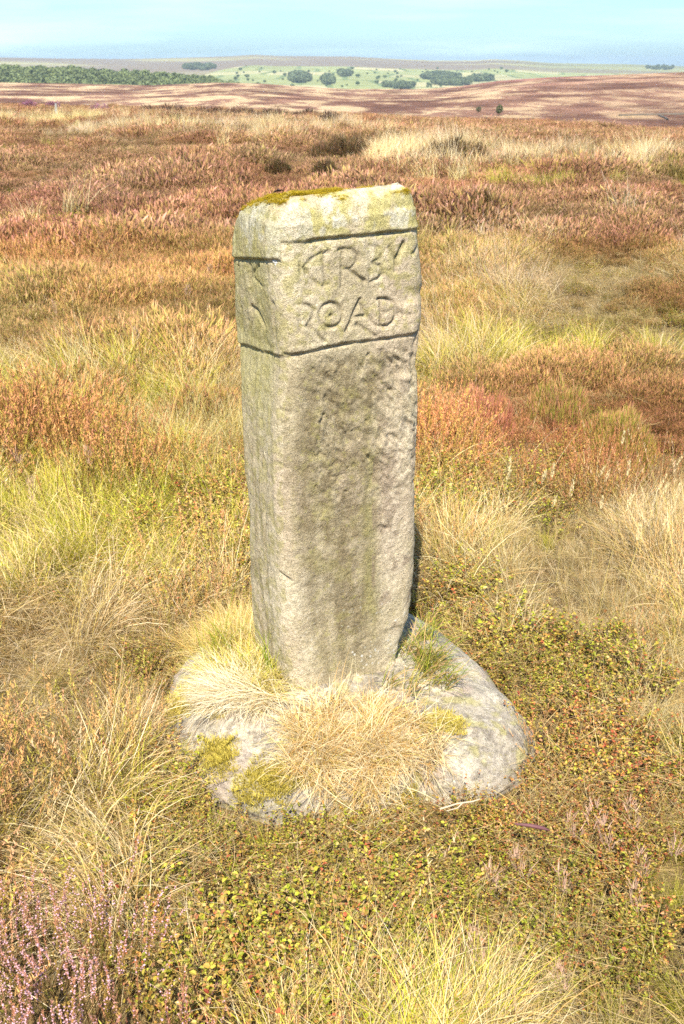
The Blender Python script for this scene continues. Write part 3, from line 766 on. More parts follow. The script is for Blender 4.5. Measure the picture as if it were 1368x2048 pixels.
BCOL = [(.34, .36, .06), (.46, .44, .09), (.23, .25, .045), (.54, .43, .13), (.56, .29, .12), (.54, .18, .11), (.30, .09, .06), (.54, .36, .20)]
def bilberry(seed, wts, nst=26, hr=(.07, .17), name='bilberry', ls=1.0):
    rg = np.random.default_rng(seed)
    v, f, c, ctr = blades(rg, nst, .085, hr, .0016, (.05, .8), (-.2, .4), 4, (.20, .10, .06), (.30, .22, .06), .2)
    nl = 17; n = nst * nl; st = np.repeat(np.arange(nst), nl); t = rg.uniform(.3, .999, n) * 4; i = t.astype(int); fr = (t - i)[:, None]
    o = ctr[st, i] * (1 - fr) + ctr[st, i + 1] * fr
    a = rg.uniform(0, 6.283, n); e = rg.uniform(-.25, .7, n)
    d = np.stack([np.cos(a) * np.cos(e), np.sin(a) * np.cos(e), np.sin(e)], -1)
    up = np.stack([rg.normal(0, .45, n), rg.normal(-.1, .45, n), np.ones(n)], -1)
    stc = rg.uniform(0, 1, nst)
    col = pick(rg, BCOL, wts, n); mixs = pick(rg, BCOL, wts, nst)[st]; col = col * .65 + mixs * .35
    col = col * rg.uniform(.4, 1.12, (n, 1))
    ln = rg.uniform(.006, .0128, n) * ls
    V2, q, t3, c2 = leaf_mesh(rg, o, d, up, ln, ln * rg.uniform(.55, .72, n), rg.uniform(.05, .3, n), col)
    off = len(v); V_ = np.concatenate([v, V2]); C_ = np.concatenate([c, c2])
    proto(name, mesh_np(name, V_, [np.concatenate([f, q + off]), t3 + off], C_, False, M_LEAF))
for s in range(4): bilberry(300 + s, [4, 3, 3, 2.4, 2.2, 1.8, 1.4, 2.4])
for s in range(3): bilberry(310 + s, [2.4, 2, 1.5, 2, 2.8, 3.2, 1.8, 3], name='bilberry_red')
for s in range(3): bilberry(320 + s, [5, 6, 2, 3, .5, .3, .1, .6], nst=16, name='bilberry_far', ls=1.7)
for s in range(2):
    rg = np.random.default_rng(330 + s)
    v, f, c, _ = blades(rg, 160, .03, (.006, .016), .0016, (0, .9), (-.3, .6), 2, (.40, .33, .07), (.62, .54, .16), .3)
    proto('moss', mesh_np('moss', v, f, c, False, M_GRASS))

def scatter(name, kind, xyz, rotz, scale, tintc, tilt=.12, label=None, cat=None):
    n = len(xyz)
    if not n: return
    col = bpy.data.collections.new(kind + '_sources')
    for i, o in enumerate(protos[kind]):
        o.name = '%s_source_%d' % (kind, i)
        if o.name not in col.objects: col.objects.link(o)
    me = bpy.data.meshes.new(name); me.vertices.add(n); me.vertices.foreach_set('co', np.asarray(xyz, np.float32).ravel())
    rg = np.random.default_rng(n)
    rot = np.stack([rg.normal(0, tilt, n), rg.normal(0, tilt, n), rotz], -1)
    a = me.attributes.new('rot', 'FLOAT_VECTOR', 'POINT'); a.data.foreach_set('vector', rot.astype(np.float32).ravel())
    sv = np.stack([scale * rg.uniform(.9, 1.15, n), scale * rg.uniform(.9, 1.15, n), scale * rg.uniform(.85, 1.15, n)], -1)
    a = me.attributes.new('scl', 'FLOAT_VECTOR', 'POINT'); a.data.foreach_set('vector', sv.astype(np.float32).ravel())
    a = me.attributes.new('idx', 'INT', 'POINT'); a.data.foreach_set('value', rg.integers(0, len(protos[kind]), n).astype(np.int32))
    a = me.attributes.new('tint', 'FLOAT_COLOR', 'POINT'); c = np.ones((n, 4), np.float32); c[:, :3] = tintc; a.data.foreach_set('color', c.ravel())
    o = link(name, me)
    ng = bpy.data.node_groups.new('grow_' + kind, 'GeometryNodeTree')
    ng.interface.new_socket('Geometry', in_out='INPUT', socket_type='NodeSocketGeometry'); ng.interface.new_socket('Geometry', in_out='OUTPUT', socket_type='NodeSocketGeometry')
    N = ng.nodes; gi = N.new('NodeGroupInput'); go = N.new('NodeGroupOutput'); ip = N.new('GeometryNodeInstanceOnPoints')
    ci = N.new('GeometryNodeCollectionInfo'); ci.inputs['Collection'].default_value = col; ci.inputs['Separate Children'].default_value = True; ci.inputs['Reset Children'].default_value = True
    def att(nm, dt):
        q = N.new('GeometryNodeInputNamedAttribute'); q.data_type = dt; q.inputs['Name'].default_value = nm; return q.outputs[0]
    e2r = N.new('FunctionNodeEulerToRotation')
    L = ng.links.new
    L(gi.outputs[0], ip.inputs['Points']); L(ci.outputs[0], ip.inputs['Instance']); ip.inputs['Pick Instance'].default_value = True
    L(att('idx', 'INT'), ip.inputs['Instance Index']); L(att('rot', 'FLOAT_VECTOR'), e2r.inputs[0]); L(e2r.outputs[0], ip.inputs['Rotation']); L(att('scl', 'FLOAT_VECTOR'), ip.inputs['Scale'])
    L(ip.outputs[0], go.inputs[0])
    md = o.modifiers.new('grow', 'NODES'); md.node_group = ng
    tag(o, label, cat, kind='stuff')
    return o

# ---- what grows where: ellipses read off the photograph (column, row, half width, half height, plant, weight)
#  plants: 0 straw grass, 1 green grass, 2 rusty heather, 3 green bilberry, 4 red bilberry, 5 dark heather
PATCH = [
 (640, 1770, 380, 130, 3, 5), (900, 1720, 260, 120, 3, 3), (420, 1660, 120, 110, 3, 1.8), (1180, 1560, 230, 170, 4, 4), (1200, 1400, 170, 90, 4, 1.5), (1080, 1280, 160, 70, 3, 1.6), (1250, 1290, 120, 70, 3, 1.0), (1100, 1700, 150, 90, 4, 1.3), (870, 1700, 160, 80, 3, 1.5),
 (280, 1470, 70, 90, 4, 1.3), (100, 1700, 110, 60, 3, 1.6), (100, 1600, 130, 50, 0, .7), (440, 1010, 60, 60, 3, 1.8), (330, 1290, 80, 70, 3, .8), (980, 950, 140, 40, 3, 1.4), (1200, 970, 150, 50, 3, 1.2),
 (130, 1400, 190, 140, 0, 1.4), (60, 1180, 220, 100, 0, 1.8), (300, 1120, 150, 70, 0, 1.0), (200, 1060, 280, 60, 1, 2.6), (60, 1300, 160, 60, 1, 1.2), (270, 1720, 130, 110, 0, 6), (230, 1620, 130, 90, 1, 3), (60, 1760, 120, 60, 1, 2), (200, 1850, 300, 60, 3, .5),
 (1150, 2010, 330, 70, 1, 5), (1050, 2000, 300, 50, 0, 4), (650, 1950, 250, 60, 3, 3), (1350, 1750, 60, 240, 1, 4.5), (1200, 1880, 200, 80, 1, 1.1), (1050, 1120, 240, 80, 0, 2.0), (950, 1060, 120, 60, 1, 1.8), (900, 1180, 80, 50, 3, 1.8), (1250, 1120, 200, 110, 0, 3.6), (1120, 1040, 260, 50, 0, 2.2), (1340, 1400, 60, 140, 0, 3),
 (330, 890, 90, 55, 0, 1.6), (120, 900, 160, 30, 2, 1.3), (380, 960, 90, 50, 3, 1.3), (200, 1010, 120, 40, 3, 1.2), (100, 930, 220, 60, 1, 1.4), (90, 800, 230, 60, 1, 1.6), (180, 780, 240, 60, 0, .7), (200, 860, 100, 40, 3, .8), (240, 790, 160, 40, 2, .8), (60, 730, 100, 30, 3, .7), (330, 740, 140, 60, 1, .8), (380, 860, 100, 90, 1, .7), (60, 700, 200, 40, 1, .5), (150, 640, 260, 40, 2, 1.6), (380, 700, 90, 40, 2, 1.2), (60, 860, 120, 30, 2, 1.0),
 (300, 640, 200, 40, 2, 1.5), (120, 560, 300, 70, 2, 2.4), (200, 470, 350, 40, 2, 1.9), (250, 425, 150, 20, 3, 1.5), (60, 445, 100, 16, 3, .7), (250, 380, 420, 30, 2, 1.9), (380, 345, 90, 16, 0, 1.2),
 (1000, 420, 340, 36, 2, 2.0), (1000, 480, 200, 30, 2, 1.0), (880, 520, 60, 40, 3, 1.8), (1230, 535, 150, 35, 0, 1.5), (1050, 560, 70, 50, 0, 2.0), (930, 590, 80, 35, 2, 1.5), (1300, 590, 120, 40, 2, 1.2), (880, 660, 90, 50, 0, 1.4), (1180, 680, 200, 36, 3, 1.3), (1050, 680, 300, 50, 1, 1.6), (1330, 700, 80, 40, 1, 1.4),
 (1000, 790, 130, 50, 2, 2.5), (1260, 830, 200, 90, 2, 3.6), (1080, 810, 120, 60, 2, 2.4), (930, 870, 110, 45, 2, 2.4), (1230, 880, 150, 36, 2, 2.4), (1120, 870, 60, 40, 1, 1.8), (1110, 760, 50, 30, 3, 1.4), (1080, 920, 120, 25, 0, 1.2), (1340, 920, 90, 70, 2, 2.0),
 (180, 243, 330, 11, 0, 2.4), (430, 265, 220, 14, 0, 1.4), (620, 250, 200, 12, 0, 1.6), (850, 290, 120, 38, 0, 2.2), (1150, 312, 330, 18, 0, 2.6), (1130, 345, 260, 15, 1, 1.3), (100, 275, 160, 8, 1, .8),
 (110, 315, 280, 28, 2, 2.0), (430, 310, 220, 26, 2, 1.5), (600, 340, 160, 26, 2, 1.6), (1100, 262, 400, 14, 2, 2.2), (300, 207, 500, 10, 2, 4.0), (1000, 240, 420, 12, 2, 5), (1050, 262, 420, 9, 2, 3), (480, 232, 220, 7, 5, 2.6), (200, 350, 300, 12, 2, 1.0)]
PATCH = np.array(PATCH, float)
def what_grows(x, y, z, rg):
    d = np.hypot(x, y)
    px, py = project(x, y, z + .11 * np.interp(d, [1.2, 2.2, 3.5, 14, 35, 100], [1.7, 1.5, 1.2, 1.4, 1.9, 2.2]))     # where the top of the growth stands
    wx = px + 60 * fbm(x * 1.1, y * 1.1, 0, 3, 90); wy = py + (20 + .02 * py) * fbm(x * 1.1 + 40, y * 1.1, 0, 3, 91) * np.clip((py - 150) / 300, .2, 1.5)
    Wt = np.zeros((6, len(x)))
    for cx, cy, rx, ry, sp, wt in PATCH:
        g = np.exp(-(((wx - cx) / rx) ** 2 + ((wy - cy) / ry) ** 2) * .8)
        Wt[int(sp)] += wt * g
    bn = [fbm(x * .6 + 11 * k, y * .6, 0, 4, 95 + k) for k in range(6)]
    for k, b in enumerate((.34, .30, .55, .42, .03, .0)): Wt[k] += b * (1 if k != 2 else 1 + 1.6 * sstep(6, 14, d)) * (1 if k not in (0, 1) else 1 - .75 * sstep(8, 16, d)) * np.clip(1 + 2.5 * bn[k], 0, 3)
    Wt *= np.array([1 + .9 * fbm(x * 2.2 + 7 * k, y * 2.2, 0, 3, 105 + k) for k in range(6)]).clip(.05)
    Wt[2] *= 1 + .35 * sstep(7, 12, d); Wt = Wt ** 2.6
    Wt /= Wt.sum(0)
    u = rg.uniform(0, 1, len(x)); return (u[None] > np.cumsum(Wt, 0)).sum(0).clip(0, 5), px, py

def field(d0, d1, dens, half=.52, seed=0):
    rg = np.random.default_rng(seed)
    area = half * (d1 ** 2 - d0 ** 2); n = int(area * dens)
    d = np.sqrt(rg.uniform(d0 ** 2, d1 ** 2, n)); az = rg.uniform(-half, half, n)
    x, y = d * np.sin(az), d * np.cos(az)
    return x, y, ground_z(x, y), d, rg
def free(x, y, m=1.0): return base_rho(x, y) > m

NAMES = {0: 'straw', 1: 'green', 2: 'heather', 3: 'bilberry', 4: 'bilberry_red', 5: 'heather'}
LAB = {'straw': ('straw_grass', 'bleached straw coloured moor grass in arching tufts around the stone', 'grass'), 'green': ('green_grass', 'yellow green moor grass among the heather', 'grass'),
       'heather': ('heather', 'rusty orange heather carpet with upright sprigs', 'heather'), 'bilberry': ('bilberry_cover', 'low green and yellow bilberry leaves in front of the stone', 'bilberry'),
       'bilberry_red': ('red_bilberry_cover', 'low bilberry leaves turned red at the right of the boulder', 'bilberry'),
       'straw_far': ('distant_straw_grass', 'pale straw grass bands on the distant moor', 'grass'), 'green_far': ('distant_green_grass', 'green grass patches on the distant moor', 'grass'), 'heather_mid': ('middle_heather', 'low rust and olive heather cushions around and behind the stone', 'heather'), 'heather_far': ('distant_heather', 'brown heather covering the moor out to its edge', 'heather'),
       'bilberry_far': ('distant_bilberry', 'bright green bilberry patches among distant heather', 'bilberry'), 'litter': ('plant_litter', 'dead brown stems lying between the plants', 'litter'), 'moss': ('moss', 'short yellow green moss on the boulder and the stone top', 'moss')}
def hit(px, py, zf, d0=1.0, d1=9000, n=6000):
    """where the line of sight through (px, py) meets a terrain function"""
    a, b, c = ray(px, py); h = math.hypot(a, b); D = np.geomspace(d0, d1, n)
    x, y, z = D * a / h, D * b / h, EYE + D * c / h
    g = zf(x, y); k = int(np.argmax(z < g))
    return float(x[k]), float(y[k]), float(g[k]), float(D[k])
EXCL = []
for px, py, wpx in [(690, 318, 105), (905, 338, 150), (652, 368, 62), (560, 352, 44), (985, 452, 80), (1345, 372, 90), (1120, 848, 110), (1240, 935, 230), (965, 868, 150)]:
    ex, ey, ez, eD = hit(px, py, ground_z, 1.0, 200); EXCL.append((ex, ey, wpx * eD / FPX / 2 * .85))
acc = {}
def add(kind, x, y, z, rz, sc, tn):
    acc.setdefault(kind, []).append((np.stack([x, y, z], -1), rz, sc, tn))
HK = {0: 1.0, 1: 1.0, 2: 1.0, 3: .95, 4: .95, 5: 1.2}
for (d0, d1, dens, far, ssc, sd) in ((1.0, 2.2, 290, 0, 1.0, 1), (2.2, 4.5, 210, 0, 1.0, 2), (4.5, 10, 100, 0, 1.05, 3), (10, 16, 46, 1, 1.0, 4), (16, 32, 26, 1, 1.1, 5), (32, 62, 17, 1, 1.05, 6), (62, 106, 12, 1, 1.15, 7)):
    x, y, z, d, rg = field(d0, d1, dens, .75 if d1 < 5 else .64, sd)
    sp, px, py = what_grows(x, y, z, rg)
    ok = free(x, y, 1.03) & ~((x < .05) & (y < 2.05) & ~free(x, y, 1.10))
    for hx, hy in ((-.50, 1.36), (-.66, 1.50), (-.33, 1.20), (-.56, 1.15), (-.6, 1.3), (-.45, 1.1)): ok &= np.hypot(x - hx, y - hy) > .13
    for ex, ey, er in EXCL: ok &= ((x - ex) / er) ** 2 + ((y - ey) / (er * .9)) ** 2 > 1
    # keep tall growth off the edge of the boulder and out of the lower right carpet
    sc = rg.uniform(.75, 1.25, len(x)) * ssc
    rho = base_rho(x, y); sc = np.where((rho < 1.6), sc * np.interp(rho, [1, 1.1, 1.3, 1.6], [.42, .62, .9, 1]), sc); sp = np.where((rho < 1.3) & (y < 2.1) & (sp < 3), 3, sp)
    fr = 2.4 if d1 < 10 else .9
    clump = sstep(-.28, .28, fbm(x * fr, y * fr, 0, 3, 120)); sc = sc * np.where((sp == 3) | (sp == 4), (.72 + .3 * clump) * rg.uniform(.7, 1.2, len(x)), .55 + .75 * clump); sc = sc * np.where((sp < 2) & (d < 4.5), .80, 1) * np.where(((sp == 3) | (sp == 4)) & (d > 4.5), .75, 1) * np.where(((sp == 3) | (sp == 4)) & (d < 2.1), .82, 1)
    comb = 7.5 * fbm(x * .7, y * .7, 0, 2, 124) - .5
    lump = 1.05 + .75 * fbm(x * .8 + 3, y * .8, 0, 3, 121)
    tn = 1 + .22 * fbm(x * 1.5, y * 1.5, 0, 3, 122)[:, None] * np.array([1, 1, 1.0])
    hue = fbm(x * .7 + 20, y * .7, 0, 3, 123)[:, None]
    for k in range(6):
        m = ok & (sp == k)
        kind = NAMES[k]
        t = tn[m] * rg.uniform(.88, 1.14, (m.sum(), 1))
        if kind == 'heather':
            t = t * (1 + hue[m] * np.array([.06, -.16, -.10])) * (1 + .5 * fbm(x[m] * 1.9 + 9, y[m] * 1.9, 0, 3, 126)[:, None] * np.array([.8, .9, .9]))
            rs = np.exp(-(((px[m] - 1100) / 330) ** 2 + ((py[m] - 840) / 120) ** 2)) + .7 * np.exp(-(((px[m] - 80) / 260) ** 2 + ((py[m] - 385) / 40) ** 2))
            t = t * (1 + np.clip(rs, 0, 1)[:, None] * np.array([.06, -.10, .06]))
            t = t * (np.array([.42, .36, .40]) if k == 5 else 1)
        if kind in ('straw', 'green'): t = t * (1 + hue[m] * np.array([.05, .12, -.15]))
        s = sc[m] * (np.clip(lump[m], .5, 1.9) if kind == 'heather' else 1)
        zz = z[m].copy()
        if kind == 'heather' and not far and d1 > 4.5: kind = 'heather_mid'
        if far: kind = {'straw': 'straw_far', 'green': 'green_far', 'heather': 'heather_far', 'bilberry': 'bilberry_far', 'bilberry_red': 'bilberry_far'}[kind]
        add(kind, x[m], y[m], zz, (comb[m] + rg.normal(0, .7, m.sum())) if kind in ('straw', 'green', 'straw_far', 'green_far') else rg.uniform(0, 6.283, m.sum()), s, t * (.78 + .3 * clump[m])[:, None])
    if not far:
        for rep_ in range(1):
            m = ok & ((sp == 3) | (sp == 4)); n_ = m.sum(); jx, jy = x[m] + rg.normal(0, .05, n_), y[m] + rg.normal(0, .05, n_)
            k_ = free(jx, jy, 1.03); kd = np.where(sp[m] == 4, 4, 3)
            for q_ in (3, 4):
                kk = k_ & (kd == q_); add(NAMES[q_], jx[kk], jy[kk], ground_z(jx[kk], jy[kk]), rg.uniform(0, 6.28, kk.sum()), sc[m][kk] * .95, tn[m][kk] * rg.uniform(.85, 1.15, (kk.sum(), 1)))
    # an under-storey so that no soil lies bare, and stray straw through everything
    if not far:
        q = rg.uniform(0, 1, len(x)) < np.where((sp == 3) | (sp == 4), .95, .5); q &= ok
        add('litter', x[q], y[q], z[q] + rg.uniform(0, .09, q.sum()), rg.uniform(0, 6.28, q.sum()), sc[q] * 1.1, np.ones((q.sum(), 3)))
        q = (rg.uniform(0, 1, len(x)) < np.where(sp == 3, .13, .06)) & ok & (sp != 0) & (rho > 1.15)
        add('straw', x[q], y[q] + .01, z[q], rg.uniform(0, 6.28, q.sum()), sc[q] * .75, np.ones((q.sum(), 3)))

#@@TOPPLANTS
# moss on the boulder and on the stone's top
def moss_on_base():
    rg = np.random.default_rng(77); out = []
    spots = [(440, 1400, .07), (385, 1385, .06), (430, 1480, .06), (545, 1525, .04), (620, 1580, .03), (820, 1550, .07), (900, 1575, .07), (930, 1595, .06), (880, 1440, .07), (370, 1370, .08), (450, 1500, .06), (700, 1600, .05), (760, 1580, .06), (540, 1530, .09)]
    for px, py, r in spots:
        cx, cy = at_z(px, py, .14); n = int(5200 * r * r * 3.14) + 20
        a = rg.uniform(0, 6.283, n); q = r * np.sqrt(rg.uniform(0, 1, n)); x = cx + q * np.cos(a); y = cy + q * np.sin(a) * .8
        k = (q / r + .5 * fbm(x * 20, y * 20, 0, 2, 131)) < .60
        k &= base_rho(x, y) < .99
        out.append(np.stack([x[k], y[k], base_top(x[k], y[k]) - .002], -1))
    o = np.concatenate(out); n = len(o)
    add('moss', o[:, 0], o[:, 1], o[:, 2], rg.uniform(0, 6.28, n), rg.uniform(.6, 1.2, n), rg.uniform(.8, 1.2, (n, 1)) * np.array([1.05, 1.03, 1.15]))
    # front skirt of moss at the foot of the right lobe
    tops = PP.reshape(-1, 3)[(PMOSS.ravel() > .6)]
    if len(tops):
        t = tops[rg.integers(0, len(tops), 1500)]; n = len(t)
        add('moss', t[:, 0] + rg.normal(0, .002, n), t[:, 1] + rg.normal(0, .002, n), t[:, 2] - .004, rg.uniform(0, 6.28, n), rg.uniform(.22, .42, n), rg.uniform(.7, 1.0, (n, 1)) * np.array([.95, .84, .6]))
moss_on_base()
rg = np.random.default_rng(88); q = 50
px_, py_ = rg.uniform(345, 520, q), rg.uniform(1215, 1335, q); gx, gy = at_z(px_, py_, .13)
k_ = (base_rho(gx, gy) < 1.1) & ((px_ - 520) * .35 + (1335 - py_) > 0)
add('straw', gx[k_], gy[k_], base_top(gx[k_], gy[k_]) - .01, rg.normal(2.6, .8, k_.sum()), rg.uniform(.38, .6, k_.sum()), np.ones((k_.sum(), 3)) * np.array([1.08, 1.05, .9]))
for kind, lst in acc.items():
    xyz = np.concatenate([l[0] for l in lst]); rz = np.concatenate([l[1] for l in lst]); sc = np.concatenate([l[2] for l in lst]); tn = np.concatenate([l[3] for l in lst])
    nm, lb, ct = LAB[kind]
    scatter(nm, kind, xyz, rz, sc, tn, .3 if kind == 'moss' else .12, lb, ct)
    print(kind, len(xyz))

# tussocks growing on the boulder: each a thing of its own
def tussock(name, spots, n, Lr, w, cols, p, label, seed, lean=(.5, 1.2), curve=(.4, 1.5), azb=None, spread=.9):
    rg = np.random.default_rng(seed); parts = []; cx, cy = at_z(spots[0][0], spots[0][1], .15)
    for px, py, r, k in spots:
        m = int(n * k); x, y = at_z(px, py, .15); a = rg.uniform(0, 6.283, m); q = r * np.sqrt(rg.uniform(0, 1, m))
        ox, oy = x + q * np.cos(a), y + q * np.sin(a)
        az = np.arctan2(oy - cy - .02, ox - cx) + rg.normal(0, spread, m); keep = fbm(ox * 26, oy * 26, 0, 2, seed + 3) > -.22 + rg.normal(0, .1, m)
        if azb is not None: az = np.where(rg.uniform(0, 1, m) < .75, azb + rg.normal(0, spread * .8, m), az)
        # comb the blades in locks
        az = az + 2.4 * fbm(ox * 8, oy * 8, 0, 3, seed)
        org = np.stack([ox - cx, oy - cy, base_top(ox, oy) + rg.uniform(-.005, .012, m)], -1)
        ox, oy, az, org = ox[keep], oy[keep], az[keep], org[keep]; m = int(keep.sum())
        ct = pick(rg, cols, p, m); v, f, c, _ = blades(rg, m, 0, Lr, w, lean, curve, 6, ct * np.array([.88, .85, .75]), ct, .18, origins=org, az=az)
        parts.append((v, f, c))
    V_, F_, C_ = merge(parts)
    o = link(name, mesh_np(name, V_, F_, C_, False, M_VEG1)); o.location = (cx, cy, 0); return tag(o, label, 'grass tussock')
PALE = [(.88, .76, .50), (.90, .80, .56), (.76, .54, .26), (.68, .44, .20), (.64, .58, .2)]
tussock('grass_tussock', [(700, 1470, .10, 1), (630, 1450, .07, .5), (780, 1460, .09, .7), (700, 1420, .08, .3), (620, 1500, .06, .4), (760, 1510, .08, .6), (840, 1470, .06, .4), (690, 1540, .08, .5)], 2300, (.03, .145), .0016, PALE, [3, 4, 3, 1.6, 1],
        'bleached straw tussock spilling over the front of the boulder below the stone', 401, (.3, 1.65), (-.2, 1.4), azb=-1.2, spread=1.2)
tussock('grass_tussock', [(470, 1360, .07, 1), (520, 1320, .06, .7), (430, 1330, .06, .6), (480, 1280, .06, .6), (540, 1370, .05, .5)], 1200, (.03, .125), .0018, [(.84, .70, .38), (.90, .82, .56), (.62, .58, .14), (.70, .60, .2)], [3, 2.4, 2.6, 2],
        'pale straw and yellow tuft at the left foot of the stone', 402, (.2, 1.4), (.2, 1.6), azb=-2.0, spread=1.3)
tussock('grass_tussock', [(860, 1320, .05, 1), (820, 1300, .04, .5), (880, 1350, .05, .6), (800, 1370, .05, .5), (850, 1270, .03, .3)], 300, (.05, .14), .0022, [(.24, .32, .06), (.36, .38, .08), (.52, .45, .16), (.64, .44, .24)], [2, 2.4, 2, 2.6],
        'bright green and rusty grass tuft at the right foot of the stone', 403, (.25, 1.0), (.3, 1.3), azb=-.9, spread=1.0)
tussock('grass_tussock', [(490, 1385, .05, 1), (450, 1390, .04, .7), (530, 1395, .04, .6)], 900, (.08, .17), .0016, [(.88, .78, .58), (.90, .84, .66), (.76, .60, .34)], [3, 3, 1.5],
        'combed white straw tuft lying over the left front of the boulder', 405, (.7, 1.3), (.4, 1.2), azb=-2.4, spread=.7)
tussock('grass_tuft', [(435, 1300, .05, 1), (545, 1345, .03, .7), (575, 1360, .02, .4)], 60, (.12, .22), .0022, [(.26, .36, .05), (.45, .46, .1)], [1, 1],
        'few upright green blades against the left foot of the stone', 404, (.05, .5), (.1, .7), spread=2.5)

#@@THINGS
# ------------------------------------------------------------------ single things out on the moor
midf = lambda x, y: mid_z(x, y, np.hypot(x, y), np.arctan2(x, y))
farf = lambda x, y: far_z(x, y, np.hypot(x, y), np.arctan2(x, y))

def bush(name, px, py, wpx, hpx, lo, hi, label, seed, n=2600, bw=.012, group=None, cat='bush', zf=ground_z, flat=.8, d1=200):
    """a woody cushion: twigs rising from a stool, a shell of short leafy shoots round them"""
    rg = np.random.default_rng(seed)
    x, y, z, D = hit(px, py, zf, 1.0, d1)
    sc = D / FPX; rw, hh = wpx * sc / 2, hpx * sc + (float(np.interp(D, [3, 8, 16, 40, 80], [.10, .12, .10, .14, .2])) if zf is ground_z else 0)
    t = empty(name, (x, y, z - .01), rg.uniform(0, 6)); tag(t, label, cat, group)
    u = rg.uniform(0, 2 * np.pi, n); q = np.sqrt(rg.uniform(0, 1, n)); el = np.sqrt(1 - q ** 2 * .96)
    lob = 1 + .55 * fbm(np.cos(u) * 1.6 + seed, np.sin(u) * 1.6, q * 2, 3, seed)
    org = np.stack([rw * q * np.cos(u) * lob, rw * flat * q * np.sin(u) * lob, hh * el * lob * rg.uniform(.45, .98, n)], -1)
    org[:, 2] += hh * .40 * fbm(org[:, 0] / rw * 3, org[:, 1] / rw * 3, 0, 3, seed + 5)
    org[:, 2] = np.maximum(org[:, 2], 0.0)
    ln = min(.16, hh * .35)
    ch = pick(rg, hi, np.ones(len(hi)), n); cl = np.array(lo)
    if bw < .006: n_up = .5; ln = .055
    else: n_up = .9
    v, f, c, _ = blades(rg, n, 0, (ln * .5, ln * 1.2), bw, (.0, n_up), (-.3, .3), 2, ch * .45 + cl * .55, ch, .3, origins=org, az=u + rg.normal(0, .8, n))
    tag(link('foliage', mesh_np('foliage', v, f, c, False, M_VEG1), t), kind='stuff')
    m = 60
    v, f, c, _ = blades(rg, m, rw * .5, (hh * .4, hh * .8), bw * .7, (.1, 1.0), (-.3, .3), 4, (.12, .08, .05), (.16, .11, .06), .2)
    link('twigs', mesh_np('twigs', v, f, c, False, M_VEG1), t)
    return t
DK = (.07, .05, .03)
DHI = [(.22, .12, .075), (.17, .11, .05), (.24, .16, .09), (.15, .13, .045)]
bush('heather_bush', 690, 318, 115, 24, DK, DHI, 'dark old heather bush left of the pale grass strip above the stone', 501)
bush('heather_bush', 905, 338, 165, 34, DK, DHI, 'wide dark heather bush in the pale grass right of and behind the stone', 502, 3200)
bush('heather_bush', 652, 368, 62, 24, DK, DHI, 'small dark heather bush just above the top of the stone', 503, 1800)
bush('heather_bush', 560, 352, 50, 14, DK, DHI, 'small dark heather clump up left of the top of the stone', 504, 1400)
bush('heather_bush', 985, 452, 80, 30, (.09, .07, .03), [(.30, .19, .09), (.22, .17, .06), (.33, .2, .12)], 'olive brown heather bush in the rusty heather right of the stone top', 505, 2400, .010)
bush('heather_bush', 1120, 848, 130, 34, (.16, .15, .05), [(.66, .36, .20), (.46, .42, .12), (.70, .37, .24), (.42, .36, .10)], 'rust topped heather bush with a dark green foot, middle right', 506, 7000, .0036, flat=1.0)
bush('heather_bush', 1240, 925, 220, 40, (.14, .14, .04), [(.70, .38, .21), (.46, .42, .11), (.72, .38, .25), (.40, .34, .09)], 'large rust topped heather bush with a dark hollow under it, right side', 507, 15000, .0032, flat=.6)
bush('heather_bush', 965, 868, 190, 40, (.16, .13, .05), [(.74, .33, .23), (.78, .36, .27), (.58, .36, .15)], 'pinkish red heather bush close beside the right edge of the stone', 508, 9000, .0032, flat=.6)
bush('heather_bush', 1345, 372, 90, 24, (.12, .10, .04), [(.34, .26, .10), (.26, .21, .07), (.40, .28, .13)], 'olive brown bush at the far right edge below the pale grass', 509, 2000)
bush('moor_bush', 578, 222, 42, 13, (.10, .10, .03), [(.26, .25, .08), (.2, .19, .06)], 'low olive green bush standing against the pale far slope above the stone', 510, 900, .03)
for k, (px, py, wd, hp) in enumerate([(290, 230, 60, 10), (345, 231, 70, 12), (410, 234, 80, 12), (480, 236, 80, 13), (545, 239, 70, 13), (610, 243, 70, 13), (665, 247, 60, 12)]):
    bush('heather_bush', px, py, wd, hp, DK, [(.16, .095, .07), (.12, .085, .05), (.19, .12, .09)], ['leftmost', 'second from the left', 'third from the left', 'middle', 'third from the right', 'second from the right', 'rightmost'][k] + ' dark bush in the heather row far beyond the stone', 520 + k, 900, .03, 'dark heather row on the far moor')
for k, (px, py, wd) in enumerate([(60, 219, 34), (104, 220, 40), (198, 227, 46)]):
    bush('heather_bush', px, py, wd, 8, (.14, .08, .08), [(.46, .18, .34), (.40, .2, .26), (.34, .18, .16)], 'purple flowering heather clump far off, ' + ['leftmost', 'middle', 'rightmost'][k] + ' of three on the left', 530 + k, 600, .03, 'purple heather clumps on the far moor')

